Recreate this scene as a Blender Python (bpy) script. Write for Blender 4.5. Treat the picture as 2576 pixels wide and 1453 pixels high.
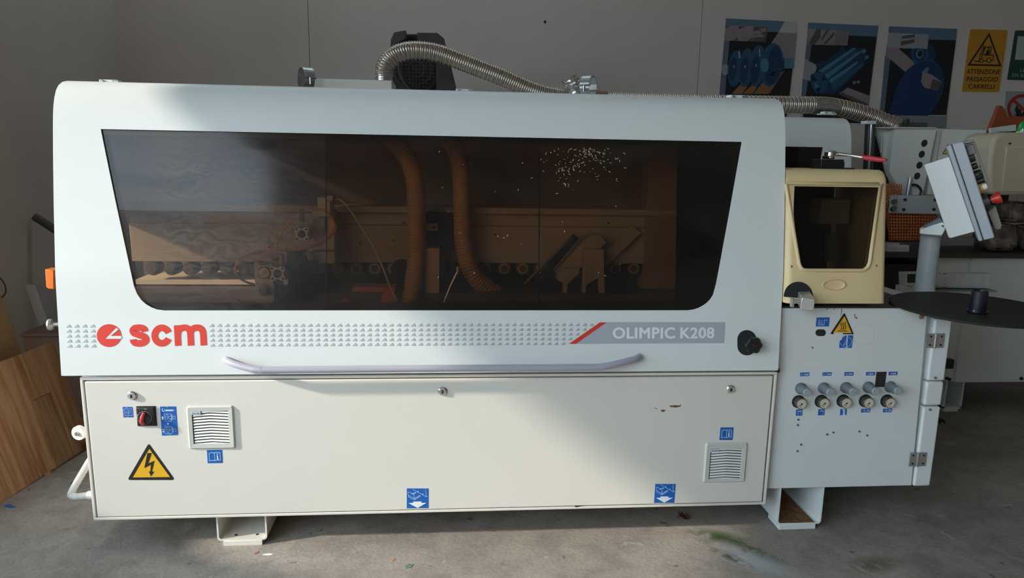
import bpy, bmesh, math, random
from mathutils import Vector, Matrix

# ---------------------------------------------------------------- camera, sky, sun, exposure
S = bpy.context.scene
for o in list(bpy.data.objects):
    bpy.data.objects.remove(o, do_unlink=True)
COL = S.collection
IW, IH, FPX = 2576.0, 1453.0, 1790.0
YAW, PITCH, ROLL, EYE = 0.0846499, 0.18541202, 0.01780706, 1.5
_f = Vector((math.sin(YAW)*math.cos(PITCH), math.cos(YAW)*math.cos(PITCH), -math.sin(PITCH)))
_r0 = Vector((math.cos(YAW), -math.sin(YAW), 0)); _u0 = _r0.cross(_f)
_r = _r0*math.cos(ROLL) + _u0*math.sin(ROLL); _u = _u0*math.cos(ROLL) - _r0*math.sin(ROLL)
CAMP = Vector((0, 0, EYE))
cam = bpy.data.cameras.new('camera'); co = bpy.data.objects.new('camera', cam); COL.objects.link(co)
cam.sensor_fit = 'HORIZONTAL'; cam.sensor_width = 36.0; cam.lens = 36.0*FPX/IW; cam.clip_start = 0.05; cam.clip_end = 200
co.matrix_world = Matrix(((_r.x, _u.x, -_f.x, 0), (_r.y, _u.y, -_f.y, 0), (_r.z, _u.z, -_f.z, EYE), (0, 0, 0, 1)))
S.camera = co

wd = bpy.data.worlds.new('overcast_sky'); S.world = wd; wd.use_nodes = True
bg = wd.node_tree.nodes['Background']; bg.inputs[0].default_value = (0.68, 0.87, 1.0, 1); bg.inputs[1].default_value = 7.5
_wt = wd.node_tree; _tc = _wt.nodes.new('ShaderNodeTexCoord'); _sx = _wt.nodes.new('ShaderNodeSeparateXYZ'); _mr = _wt.nodes.new('ShaderNodeMapRange')
_mr.inputs[1].default_value = 0.0; _mr.inputs[2].default_value = 0.8; _mr.inputs[3].default_value = 1.15; _mr.inputs[4].default_value = 0.45
_vm = _wt.nodes.new('ShaderNodeVectorMath'); _vm.operation = 'SCALE'; _vm.inputs[0].default_value = (0.68, 0.87, 1.0)
_wt.links.new(_tc.outputs['Generated'], _sx.inputs[0]); _wt.links.new(_sx.outputs[2], _mr.inputs[0])
_wt.links.new(_mr.outputs[0], _vm.inputs['Scale']); _wt.links.new(_vm.outputs[0], bg.inputs[0])

SUN_DIR = Vector((3.6, 1.0, -1.65)).normalized()
sl = bpy.data.lights.new('sun', 'SUN'); sl.energy = 5.2; sl.color = (1.0, 0.93, 0.82); sl.angle = math.radians(2.4)
so = bpy.data.objects.new('sun', sl); COL.objects.link(so); so.location = (-6, -3, 6)
so.rotation_euler = SUN_DIR.to_track_quat('-Z', 'Y').to_euler()

S.view_settings.view_transform = 'Standard'; S.view_settings.look = 'None'
S.view_settings.gamma = 1.0; S.view_settings.use_curve_mapping = False
S.view_settings.exposure = 0.0
S.cycles.use_denoising = True
S.cycles.max_bounces = 8; S.cycles.transparent_max_bounces = 12
S.cycles.sample_clamp_indirect = 6.0
S.cycles.caustics_reflective = False; S.cycles.caustics_refractive = False

# ---------------------------------------------------------------- measuring: a point of the photograph met on a known plane of the room
def ray(p):
    return _r*((p[0]-IW/2)/FPX) + _u*(-(p[1]-IH/2)/FPX) + _f
def at(px, py, Y):
    d = ray((px, py)); return CAMP + d*(Y/d.y)
def atz(px, py, Z=0.0):
    d = ray((px, py)); return CAMP + d*((Z-EYE)/d.z)
def zm(ox, oy, s):                       # measured in an enlargement: back to photograph pixels
    return lambda x, y: (ox + x/s, oy + y/s)

# ---------------------------------------------------------------- materials
MATS = {}
def mat(name, col, rough=0.5, metal=0.0, var=0.05, scale=6.0, bump=0.0, bscale=350.0, coat=0.0):
    if name in MATS: return MATS[name]
    m = bpy.data.materials.new(name); m.use_nodes = True; MATS[name] = m
    nt = m.node_tree; b = nt.nodes['Principled BSDF']
    b.inputs['Roughness'].default_value = rough; b.inputs['Metallic'].default_value = metal
    if coat: b.inputs['Coat Weight'].default_value = coat
    tc = nt.nodes.new('ShaderNodeTexCoord')
    n = nt.nodes.new('ShaderNodeTexNoise'); n.inputs['Scale'].default_value = scale; n.inputs['Detail'].default_value = 4
    nt.links.new(tc.outputs['Object'], n.inputs['Vector'])
    r = nt.nodes.new('ShaderNodeValToRGB')
    r.color_ramp.elements[0].position = 0.3; r.color_ramp.elements[1].position = 0.7
    r.color_ramp.elements[0].color = tuple(c*(1-var) for c in col) + (1,)
    r.color_ramp.elements[1].color = tuple(min(1, c*(1+var)) for c in col) + (1,)
    nt.links.new(n.outputs[0], r.inputs[0]); nt.links.new(r.outputs[0], b.inputs['Base Color'])
    if bump:
        n2 = nt.nodes.new('ShaderNodeTexNoise'); n2.inputs['Scale'].default_value = bscale; n2.inputs['Detail'].default_value = 2
        nt.links.new(tc.outputs['Object'], n2.inputs['Vector'])
        bp = nt.nodes.new('ShaderNodeBump'); bp.inputs['Strength'].default_value = bump; bp.inputs['Distance'].default_value = 0.001
        nt.links.new(n2.outputs[0], bp.inputs['Height']); nt.links.new(bp.outputs[0], b.inputs['Normal'])
    return m

def wood(name, c0, c1, stretch, scale=5.0, rough=0.6):
    m = bpy.data.materials.new(name); m.use_nodes = True; MATS[name] = m
    nt = m.node_tree; b = nt.nodes['Principled BSDF']; b.inputs['Roughness'].default_value = rough
    tc = nt.nodes.new('ShaderNodeTexCoord'); oi = nt.nodes.new('ShaderNodeObjectInfo')
    mp = nt.nodes.new('ShaderNodeMapping'); mp.inputs['Scale'].default_value = stretch
    va = nt.nodes.new('ShaderNodeVectorMath'); va.operation = 'ADD'
    ml = nt.nodes.new('ShaderNodeVectorMath'); ml.operation = 'SCALE'; ml.inputs[0].default_value = (7, 13, 5)
    nt.links.new(oi.outputs['Random'], ml.inputs['Scale'])
    nt.links.new(tc.outputs['Object'], va.inputs[0]); nt.links.new(ml.outputs[0], va.inputs[1])
    nt.links.new(va.outputs[0], mp.inputs['Vector'])
    n = nt.nodes.new('ShaderNodeTexNoise'); n.inputs['Scale'].default_value = scale; n.inputs['Detail'].default_value = 5; n.inputs['Distortion'].default_value = 0.6
    nt.links.new(mp.outputs[0], n.inputs['Vector'])
    r = nt.nodes.new('ShaderNodeValToRGB'); r.color_ramp.elements[0].position = 0.35; r.color_ramp.elements[1].position = 0.62
    r.color_ramp.elements[0].color = c0 + (1,); r.color_ramp.elements[1].color = c1 + (1,)
    nt.links.new(n.outputs[0], r.inputs[0])
    kn = nt.nodes.new('ShaderNodeTexVoronoi'); kn.inputs['Scale'].default_value = 5.0
    nt.links.new(va.outputs[0], kn.inputs['Vector'])
    kr = nt.nodes.new('ShaderNodeValToRGB'); kr.color_ramp.elements[0].position = 0.05; kr.color_ramp.elements[1].position = 0.16
    kr.color_ramp.elements[0].color = (0.45, 0.33, 0.25, 1); kr.color_ramp.elements[1].color = (1, 1, 1, 1)
    nt.links.new(kn.outputs['Distance'], kr.inputs[0])
    mx = nt.nodes.new('ShaderNodeMix'); mx.data_type = 'RGBA'; mx.blend_type = 'MULTIPLY'; mx.inputs[0].default_value = 1.0
    nt.links.new(r.outputs[0], mx.inputs[6]); nt.links.new(kr.outputs[0], mx.inputs[7])
    hs = nt.nodes.new('ShaderNodeHueSaturation')
    vr = nt.nodes.new('ShaderNodeMapRange'); vr.inputs[3].default_value = 0.8; vr.inputs[4].default_value = 1.15
    nt.links.new(oi.outputs['Random'], vr.inputs[0]); nt.links.new(vr.outputs[0], hs.inputs['Value'])
    nt.links.new(mx.outputs[2], hs.inputs['Color']); nt.links.new(hs.outputs[0], b.inputs['Base Color'])
    return m

def glass(name, tint, dust=0.0, dustcol=(0.5, 0.5, 0.55), rough=0.02, smear=None, ior=1.45):
    m = bpy.data.materials.new(name); m.use_nodes = True; MATS[name] = m
    nt = m.node_tree; nt.nodes.remove(nt.nodes['Principled BSDF']); out = nt.nodes['Material Output']
    tr = nt.nodes.new('ShaderNodeBsdfTransparent'); tr.inputs[0].default_value = tint + (1,)
    gl = nt.nodes.new('ShaderNodeBsdfGlossy'); gl.inputs['Roughness'].default_value = rough; gl.inputs[0].default_value = (1, 1, 1, 1)
    fr = nt.nodes.new('ShaderNodeFresnel'); fr.inputs[0].default_value = ior
    mx = nt.nodes.new('ShaderNodeMixShader')
    nt.links.new(fr.outputs[0], mx.inputs[0]); nt.links.new(tr.outputs[0], mx.inputs[1]); nt.links.new(gl.outputs[0], mx.inputs[2])
    df = nt.nodes.new('ShaderNodeBsdfDiffuse'); df.inputs[0].default_value = dustcol + (1,)
    tc = nt.nodes.new('ShaderNodeTexCoord')
    n = nt.nodes.new('ShaderNodeTexNoise'); n.inputs['Scale'].default_value = 3.0; n.inputs['Detail'].default_value = 6; n.inputs['Distortion'].default_value = 1.2
    mp = nt.nodes.new('ShaderNodeMapping'); mp.inputs['Scale'].default_value = (0.8, 1, 2.2)
    nt.links.new(tc.outputs['Object'], mp.inputs[0]); nt.links.new(mp.outputs[0], n.inputs['Vector'])
    rm = nt.nodes.new('ShaderNodeMapRange'); rm.inputs[1].default_value = 0.3; rm.inputs[2].default_value = 0.75
    rm.inputs[3].default_value = dust*0.55; rm.inputs[4].default_value = dust*1.5
    nt.links.new(n.outputs[0], rm.inputs[0])
    m2 = nt.nodes.new('ShaderNodeMixShader')
    fac = rm.outputs[0]
    if smear:                            # arcs left by wiping, around a point of the pane
        mw = nt.nodes.new('ShaderNodeMapping'); mw.vector_type = 'TEXTURE'; mw.inputs['Location'].default_value = smear; mw.inputs['Scale'].default_value = (1, 3, 0.55)
        nt.links.new(tc.outputs['Object'], mw.inputs[0])
        wv = nt.nodes.new('ShaderNodeTexWave'); wv.wave_type = 'RINGS'; wv.rings_direction = 'SPHERICAL'; wv.inputs['Scale'].default_value = 5; wv.inputs['Distortion'].default_value = 16; wv.inputs['Detail'].default_value = 5; wv.inputs['Detail Scale'].default_value = 2.5
        nt.links.new(mw.outputs[0], wv.inputs['Vector'])
        n3 = nt.nodes.new('ShaderNodeTexNoise'); n3.inputs['Scale'].default_value = 2.2; n3.inputs['Detail'].default_value = 3
        nt.links.new(tc.outputs['Object'], n3.inputs['Vector'])
        r3 = nt.nodes.new('ShaderNodeMapRange'); r3.inputs[1].default_value = 0.45; r3.inputs[2].default_value = 0.7; r3.inputs[3].default_value = 0.0; r3.inputs[4].default_value = dust*0.8
        nt.links.new(n3.outputs[0], r3.inputs[0])
        ma = nt.nodes.new('ShaderNodeMath'); ma.operation = 'MULTIPLY_ADD'
        nt.links.new(wv.outputs['Fac'], ma.inputs[0]); nt.links.new(r3.outputs[0], ma.inputs[1]); nt.links.new(fac, ma.inputs[2])
        sb_ = nt.nodes.new('ShaderNodeVectorMath'); sb_.operation = 'DISTANCE'; sb_.inputs[1].default_value = (smear[0]-0.15, smear[1], smear[2]+0.5)
        nt.links.new(tc.outputs['Object'], sb_.inputs[0])
        r4 = nt.nodes.new('ShaderNodeMapRange'); r4.interpolation_type = 'SMOOTHSTEP'; r4.inputs[1].default_value = 0.15; r4.inputs[2].default_value = 0.68; r4.inputs[3].default_value = 1.0; r4.inputs[4].default_value = 0.38
        nt.links.new(sb_.outputs['Value'], r4.inputs[0])
        mf = nt.nodes.new('ShaderNodeMath'); mf.operation = 'MULTIPLY'; nt.links.new(ma.outputs[0], mf.inputs[0]); nt.links.new(r4.outputs[0], mf.inputs[1]); fac = mf.outputs[0]
    nt.links.new(fac, m2.inputs[0]); nt.links.new(mx.outputs[0], m2.inputs[1]); nt.links.new(df.outputs[0], m2.inputs[2])
    nt.links.new(m2.outputs[0], out.inputs[0])
    return m

def nodes_floor():
    m = bpy.data.materials.new('stained_concrete'); m.use_nodes = True
    nt = m.node_tree; b = nt.nodes['Principled BSDF']; b.inputs['Roughness'].default_value = 0.75
    tc = nt.nodes.new('ShaderNodeTexCoord')
    def noise(sc, det, dist=0.0):
        n = nt.nodes.new('ShaderNodeTexNoise'); n.inputs['Scale'].default_value = sc; n.inputs['Detail'].default_value = det; n.inputs['Distortion'].default_value = dist
        nt.links.new(tc.outputs['Object'], n.inputs['Vector']); return n.outputs[0]
    def ramp(src, p0, c0, p1, c1):
        r = nt.nodes.new('ShaderNodeValToRGB'); r.color_ramp.elements[0].position = p0; r.color_ramp.elements[1].position = p1
        r.color_ramp.elements[0].color = c0 + (1,); r.color_ramp.elements[1].color = c1 + (1,); nt.links.new(src, r.inputs[0]); return r.outputs[0]
    def mul(a, c, fac=1.0, mode='MULTIPLY'):
        x = nt.nodes.new('ShaderNodeMix'); x.data_type = 'RGBA'; x.blend_type = mode
        if isinstance(fac, float): x.inputs[0].default_value = fac
        else: nt.links.new(fac, x.inputs[0])
        nt.links.new(a, x.inputs[6])
        if isinstance(c, tuple): x.inputs[7].default_value = c + (1,)
        else: nt.links.new(c, x.inputs[7])
        return x.outputs[2]
    c = ramp(noise(1.6, 8, 0.4), 0.3, (0.22, 0.19, 0.165), 0.72, (0.36, 0.315, 0.275))
    c = mul(c, ramp(noise(11, 8, 0.6), 0.3, (0.80, 0.79, 0.78), 0.6, (1.06, 1.05, 1.04)))
    c = mul(c, ramp(noise(19, 3, 0.2), 0.24, (0.42, 0.39, 0.37), 0.30, (1, 1, 1)))
    c = mul(c, ramp(noise(120, 3), 0.35, (0.86, 0.86, 0.86), 0.6, (1.05, 1.05, 1.05)))
    c = mul(c, (0.42, 0.40, 0.37), ramp(noise(16, 2, 0.3), 0.73, (0, 0, 0), 0.76, (0.8, 0.8, 0.8)))
    # pale worn flakes
    c = mul(c, (0.42, 0.40, 0.37), ramp(noise(9, 3, 1.0), 0.70, (0, 0, 0), 0.72, (0.5, 0.5, 0.5)), 'MIX')
    # drops and small dark blots
    vo = nt.nodes.new('ShaderNodeTexVoronoi'); vo.inputs['Scale'].default_value = 8.0; nt.links.new(tc.outputs['Object'], vo.inputs['Vector'])
    vs = nt.nodes.new('ShaderNodeSeparateColor'); nt.links.new(vo.outputs['Color'], vs.inputs[0])
    sz = nt.nodes.new('ShaderNodeMapRange'); sz.inputs[1].default_value = 0.45; sz.inputs[2].default_value = 1.0; sz.inputs[3].default_value = 0.0; sz.inputs[4].default_value = 0.13; nt.links.new(vs.outputs[0], sz.inputs[0])
    df = nt.nodes.new('ShaderNodeMath'); df.operation = 'SUBTRACT'; nt.links.new(sz.outputs[0], df.inputs[0]); nt.links.new(vo.outputs['Distance'], df.inputs[1])
    sp_ = ramp(df.outputs[0], 0.0, (0, 0, 0), 0.03, (0.75, 0.75, 0.75))
    bl = nt.nodes.new('ShaderNodeMix'); bl.data_type = 'RGBA'; nt.links.new(ramp(vs.outputs[1], 0.72, (0.09, 0.078, 0.066), 0.78, (0.40, 0.38, 0.35)), bl.inputs[7]); nt.links.new(sp_, bl.inputs[0]); nt.links.new(c, bl.inputs[6]); c = bl.outputs[2]
    # moss and a pale spill at one spot of the floor
    def spot(cx, cy, rx, ry, ang, seed):
        mp = nt.nodes.new('ShaderNodeMapping'); mp.vector_type = 'TEXTURE'
        mp.inputs['Location'].default_value = (cx, cy, 0); mp.inputs['Rotation'].default_value = (0, 0, ang); mp.inputs['Scale'].default_value = (rx, ry, 1)
        nt.links.new(tc.outputs['Object'], mp.inputs[0])
        ln = nt.nodes.new('ShaderNodeVectorMath'); ln.operation = 'LENGTH'; nt.links.new(mp.outputs[0], ln.inputs[0])
        mr = nt.nodes.new('ShaderNodeMapRange'); mr.inputs[1].default_value = 1.0; mr.inputs[2].default_value = 0.2; nt.links.new(ln.outputs['Value'], mr.inputs[0])
        mm = nt.nodes.new('ShaderNodeMath'); mm.operation = 'MULTIPLY'; nt.links.new(mr.outputs[0], mm.inputs[0])
        nt.links.new(ramp(noise(seed, 6, 0.5), 0.38, (0, 0, 0), 0.50, (1, 1, 1)), mm.inputs[1])
        return mm.outputs[0]
    for (p, rx, ry, an, sc, colr) in MOSS:
        q = atz(*p); c = mul(c, colr, spot(q.x-FLOOR_O[0], q.y-FLOOR_O[1], rx, ry, an, sc), 'MIX')
    nt.links.new(c, b.inputs['Base Color'])
    bp = nt.nodes.new('ShaderNodeBump'); bp.inputs['Strength'].default_value = 0.35; bp.inputs['Distance'].default_value = 0.004
    nt.links.new(noise(60, 6), bp.inputs['Height']); nt.links.new(bp.outputs[0], b.inputs['Normal'])
    return m
FLOOR_X, FLOOR_Y = (-2.75, 6.9), (-5.5, 6.2)
FLOOR_O = (sum(FLOOR_X)/2, sum(FLOOR_Y)/2)
MOSS = [((1805, 1352), 0.16, 0.08, -0.5, 16, (0.045, 0.085, 0.02)), ((1880, 1378), 0.18, 0.05, -0.9, 20, (0.05, 0.085, 0.03)),
        ((1895, 1410), 0.22, 0.09, -0.9, 14, (0.42, 0.43, 0.43)), ((1835, 1400), 0.12, 0.03, -0.9, 30, (0.10, 0.10, 0.07)),
        ((870, 1325), 0.10, 0.05, 0.2, 24, (0.36, 0.34, 0.32)), ((1360, 1292), 0.11, 0.06, 0.0, 26, (0.34, 0.30, 0.26)),
        ((2200, 1420), 0.16, 0.07, 0.3, 15, (0.13, 0.115, 0.08))]

# paints
M_HOOD = mat('white_hood_paint', (0.76, 0.775, 0.755), 0.38, var=0.015, scale=2, bump=0.12, bscale=420)
M_CREAM = mat('cream_white_paint', (0.745, 0.70, 0.625), 0.42, var=0.02, scale=2, bump=0.12, bscale=420)
M_INF = mat('greyish_white_paint', (0.73, 0.745, 0.73), 0.42, var=0.03, scale=3, bump=0.08)
M_BEIGE = mat('beige_plastic', (0.80, 0.60, 0.325), 0.5, var=0.05, scale=5, bump=0.1, bscale=300)
M_BLACK = mat('black_plastic', (0.012, 0.012, 0.013), 0.4, var=0.2)
M_DARK = mat('dark_void_paint', (0.02, 0.02, 0.02), 0.8, var=0.2)
M_GASK = mat('dark_rubber_gasket', (0.03, 0.028, 0.026), 0.8, var=0.2)
M_STEEL = mat('galvanised_steel', (0.55, 0.56, 0.55), 0.35, metal=0.9, var=0.12, scale=30)
M_CHROME = mat('chrome', (0.75, 0.75, 0.76), 0.15, metal=1.0, var=0.03)
M_ALU = mat('brushed_aluminium', (0.62, 0.63, 0.63), 0.4, metal=0.8, var=0.06, scale=30)
M_BLUE = mat('blue_sticker_print', (0.012, 0.12, 0.45), 0.35, var=0.05)
M_WHITE = mat('white_print', (0.82, 0.84, 0.86), 0.5, var=0.02)
M_PALE = mat('pale_blue_print', (0.50, 0.66, 0.85), 0.5, var=0.02)
M_YEL = mat('yellow_sticker_print', (0.80, 0.44, 0.02), 0.4, var=0.03)
M_BPRT = mat('black_print', (0.014, 0.013, 0.012), 0.45, var=0.1)
M_RED = mat('red_print', (0.72, 0.055, 0.035), 0.35, var=0.03)
M_GREYP = mat('grey_violet_print', (0.44, 0.45, 0.50), 0.45, var=0.02)
M_TRI = mat('grey_triangle_print', (0.42, 0.44, 0.47), 0.5, var=0.02)
M_LILAC = mat('lilac_grey_enamel', (0.42, 0.40, 0.47), 0.28, var=0.02)
M_ORANGE = mat('orange_paint', (0.85, 0.20, 0.015), 0.45, var=0.05)
M_RUST = mat('rust', (0.20, 0.085, 0.03), 0.9, var=0.4, scale=60)
M_GLUE = mat('dried_brown_glue', (0.30, 0.15, 0.05), 0.6, var=0.3, scale=80)

# ---------------------------------------------------------------- building helpers
ORG = {}
def base(name, loc, label=None, cat=None, group=None, kind=None):
    o = bpy.data.objects.new(name, None); COL.objects.link(o); o.location = loc; o.empty_display_size = 0.1
    ORG[o.name] = Vector(loc)
    tag(o, label, cat, group, kind); return o
def tag(o, label=None, cat=None, group=None, kind=None):
    if label: o['label'] = label
    if cat: o['category'] = cat
    if group: o['group'] = group
    if kind: o['kind'] = kind
    return o
def put(name, geo, m, parent=None, smooth=False, bevel=0.0, seg=2, label=None, ang=35):
    V, F = geo; V = [Vector(v) for v in V]
    if parent is not None: org = ORG[parent.name]
    else:
        xs = [v.x for v in V]; ys = [v.y for v in V]; zs = [v.z for v in V]
        org = Vector(((min(xs)+max(xs))/2, (min(ys)+max(ys))/2, min(zs)))
    me = bpy.data.meshes.new(name); me.from_pydata([v-org for v in V], [], F); me.validate()
    bm = bmesh.new(); bm.from_mesh(me); bmesh.ops.recalc_face_normals(bm, faces=bm.faces[:]); bm.to_mesh(me); bm.free()
    me.materials.append(m)
    o = bpy.data.objects.new(name, me); COL.objects.link(o)
    if parent is not None: o.parent = parent
    else: o.location = org
    ORG[o.name] = org
    if smooth:
        for p in me.polygons: p.use_smooth = True
        me.set_sharp_from_angle(angle=math.radians(ang))
    if bevel:
        b = o.modifiers.new('edge', 'BEVEL'); b.width = bevel; b.segments = seg; b.limit_method = 'ANGLE'; b.angle_limit = math.radians(40)
        for p in me.polygons: p.use_smooth = True
        b.harden_normals = False
        me.set_sharp_from_angle(angle=math.radians(60))
    if label: o['label'] = label
    return o
def join(*gs):
    V, F = [], []
    for v, f in gs:
        k = len(V); V += list(v); F += [tuple(i+k for i in q) for q in f]
    return V, F
def gbox(x, y, z):
    V = [(a, b, c) for c in z for b in y for a in x]
    return V, [(0, 2, 3, 1), (4, 5, 7, 6), (0, 1, 5, 4), (2, 6, 7, 3), (0, 4, 6, 2), (1, 3, 7, 5)]
def gprism(poly, d):                      # 3D polygon swept along d
    n = len(poly); d = Vector(d); V = [Vector(p) for p in poly] + [Vector(p)+d for p in poly]
    return V, [tuple(range(n)), tuple(range(2*n-1, n-1, -1))] + [(i, (i+1) % n, n+(i+1) % n, n+i) for i in range(n)]
def catmull(P, n=8):
    P = [Vector(p) for p in P]; Q = [P[0]*2-P[1]] + P + [P[-1]*2-P[-2]]; out = []
    for i in range(1, len(Q)-2):
        for k in range(n):
            t = k/n; a, b, c, d = Q[i-1], Q[i], Q[i+1], Q[i+2]
            out.append(0.5*((2*b)+(c-a)*t+(2*a-5*b+4*c-d)*t*t+(3*b-a-3*c+d)*t**3))
    out.append(P[-1]); return out
def gtube(path, r, seg=12, caps=True):
    P = [Vector(p) for p in path]; n = len(P); V, F = [], []
    rr = r if callable(r) else (lambda i, s: r)
    T = [(P[min(i+1, n-1)]-P[max(i-1, 0)]).normalized() for i in range(n)]
    up = Vector((0, 0, 1)) if abs(T[0].z) < 0.9 else Vector((1, 0, 0))
    N = (up - T[0]*up.dot(T[0])).normalized(); s = 0
    for i in range(n):
        if i: s += (P[i]-P[i-1]).length
        N = (N - T[i]*N.dot(T[i])).normalized(); B = T[i].cross(N); q = rr(i, s)
        for k in range(seg):
            a = 2*math.pi*k/seg; V.append(P[i] + (N*math.cos(a)+B*math.sin(a))*q)
    for i in range(n-1):
        for k in range(seg):
            F.append((i*seg+k, i*seg+(k+1) % seg, (i+1)*seg+(k+1) % seg, (i+1)*seg+k))
    if caps: F += [tuple(range(seg-1, -1, -1)), tuple((n-1)*seg+k for k in range(seg))]
    return V, F
def ribbed(path, r, amp, pitch, seg=14):
    P = [Vector(p) for p in path]; L = [0]
    for i in range(1, len(P)): L.append(L[-1]+(P[i]-P[i-1]).length)
    n = max(4, int(L[-1]/(pitch/4))); out = []; j = 0
    for i in range(n+1):
        s = L[-1]*i/n
        while j < len(P)-2 and L[j+1] < s: j += 1
        t = (s-L[j])/max(1e-9, L[j+1]-L[j]); out.append(P[j].lerp(P[j+1], t))
    return gtube(out, lambda i, s: r + amp*(1, 0.2, -1, 0.2)[i % 4], seg)
def gcyl(p0, p1, r0, r1=None, seg=20):
    p0, p1 = Vector(p0), Vector(p1); r1 = r0 if r1 is None else r1
    return gtube([p0, p1], lambda i, s: (r0, r1)[i], seg)
def glathe(prof, p, axis, seg=24):        # profile of (distance along axis, radius)
    p, a = Vector(p), Vector(axis).normalized()
    N = a.orthogonal().normalized(); B = a.cross(N); V, F = [], []
    for d, r in prof:
        for k in range(seg):
            t = 2*math.pi*k/seg; V.append(p + a*d + (N*math.cos(t)+B*math.sin(t))*r)
    for i in range(len(prof)-1):
        for k in range(seg): F.append((i*seg+k, i*seg+(k+1) % seg, (i+1)*seg+(k+1) % seg, (i+1)*seg+k))
    F += [tuple(range(seg-1, -1, -1)), tuple((len(prof)-1)*seg+k for k in range(seg))]
    return V, F
def gball(c, rx, ry, rz, u=16, v=10):
    V, F = [], []; c = Vector(c)
    for j in range(v+1):
        t = math.pi*j/v
        for i in range(u):
            a = 2*math.pi*i/u; V.append(c + Vector((rx*math.sin(t)*math.cos(a), ry*math.sin(t)*math.sin(a), rz*math.cos(t))))
    for j in range(v):
        for i in range(u): F.append((j*u+i, j*u+(i+1) % u, (j+1)*u+(i+1) % u, (j+1)*u+i))
    return V, F

# flat print: 2D outlines in a pixel frame, laid onto a surface of the scene (fn turns a pixel into a surface point)
def fly(Y): return lambda px, py: at(px, py, Y)
def sheet(polys, fn, th=0.0006):
    gs = []
    for poly in polys:
        P = [fn(*p) for p in poly]; gs.append(gprism(P, (0, -th, 0)))
    return join(*gs)
def strokepolys(lines, w, closed=False):
    out = []
    for ln in lines:
        P = [Vector((a, b)) for a, b in ln]; n = len(P); cl = (P[0]-P[-1]).length < 1e-6
        Ls, Rs = [], []
        for i in range(n):
            if cl: a, b = P[(i-1) % (n-1)], P[(i+1) % (n-1)]
            else: a, b = P[max(i-1, 0)], P[min(i+1, n-1)]
            d1 = (P[i]-a).normalized() if (P[i]-a).length > 1e-9 else (b-P[i]).normalized()
            d2 = (b-P[i]).normalized() if (b-P[i]).length > 1e-9 else d1
            t = d1+d2
            t = d1 if t.length < 1e-6 else t.normalized()
            nn = Vector((-t.y, t.x)); k = max(0.5, abs(nn.dot(Vector((-d1.y, d1.x)))))
            Ls.append(P[i]+nn*w/2/k); Rs.append(P[i]-nn*w/2/k)
        for i in range(n-1):
            out.append([tuple(Ls[i]), tuple(Ls[i+1]), tuple(Rs[i+1]), tuple(Rs[i])])
    return out
def strokes(lines, w, fn, th=0.0006):
    gs = []
    for n, ln in enumerate(lines):
        for q in strokepolys([ln], w):
            P = [fn(*p) for p in q]; gs.append(gprism(P, (0, -th-n*0.00003, 0)))
    return join(*gs)
def ell(cx, cy, rx, ry, n=28, a0=0, a1=360, rot=0):
    out = []; c, s = math.cos(math.radians(rot)), math.sin(math.radians(rot))
    full = abs(a1-a0-360) < 1e-6
    for i in range(n if full else n+1):
        a = math.radians(a0+(a1-a0)*i/n); x, y = rx*math.cos(a), ry*math.sin(a)
        out.append((cx+x*c-y*s, cy+x*s+y*c))
    return out
def loop(p): return p + [p[0]]
def rrect(x0, y0, x1, y1, r, n=5):
    out = []
    for cx, cy, a in ((x1-r, y0+r, -90), (x1-r, y1-r, 0), (x0+r, y1-r, 90), (x0+r, y0+r, 180)):
        for i in range(n+1): t = math.radians(a+90*i/n); out.append((cx+r*math.cos(t), cy+r*math.sin(t)))
    return out
_txt = {}
def lettering(s, quad, fn, bold=0.0, th=0.0006, lift=0.0):   # quad: pixel corners TL, TR, BR, BL of the inked area
    cu = bpy.data.curves.new('t', 'FONT'); cu.body = s; cu.size = 1.0; cu.resolution_u = 4; cu.space_character = 1.0+bold*2.2
    o = bpy.data.objects.new('t', cu); COL.objects.link(o)
    dg = bpy.context.evaluated_depsgraph_get(); me = bpy.data.meshes.new_from_object(o.evaluated_get(dg))
    V = [v.co.copy() for v in me.vertices]; F = [tuple(p.vertices) for p in me.polygons]
    bpy.data.objects.remove(o); bpy.data.curves.remove(cu); bpy.data.meshes.remove(me)
    if bold:                              # heavier strokes: the same letters set down a little apart
        n = len(V); V0, F0 = V, F; V, F = [], []
        for k in range(8):
            d = Vector((math.cos(k*math.pi/4)*bold, math.sin(k*math.pi/4)*bold*0.7, k)); V += [v+d for v in V0]; F += [tuple(i+k*n for i in q) for q in F0]
    x0 = min(v.x for v in V); x1 = max(v.x for v in V); y0 = min(v.y for v in V); y1 = max(v.y for v in V)
    out = []
    for v in V:
        a = (v.x-x0)/(x1-x0); b = 1-(v.y-y0)/(y1-y0)
        tl, tr, br, bl = quad
        px = (tl[0]*(1-a)+tr[0]*a)*(1-b)+(bl[0]*(1-a)+br[0]*a)*b
        py = (tl[1]*(1-a)+tr[1]*a)*(1-b)+(bl[1]*(1-a)+br[1]*a)*b
        p = fn(px, py); out.append(p + Vector((0, -th-lift-v.z*0.00003, 0)))
    return out, F
def lift(fn, d): return lambda px, py: fn(px, py) + Vector((0, -d, 0))
def interp(tab, t):
    if t <= tab[0][0]: return tab[0][1]
    for (a, b), (c, d) in zip(tab, tab[1:]):
        if t <= c: return b+(d-b)*(t-a)/(c-a)
    return tab[-1][1]
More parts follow.
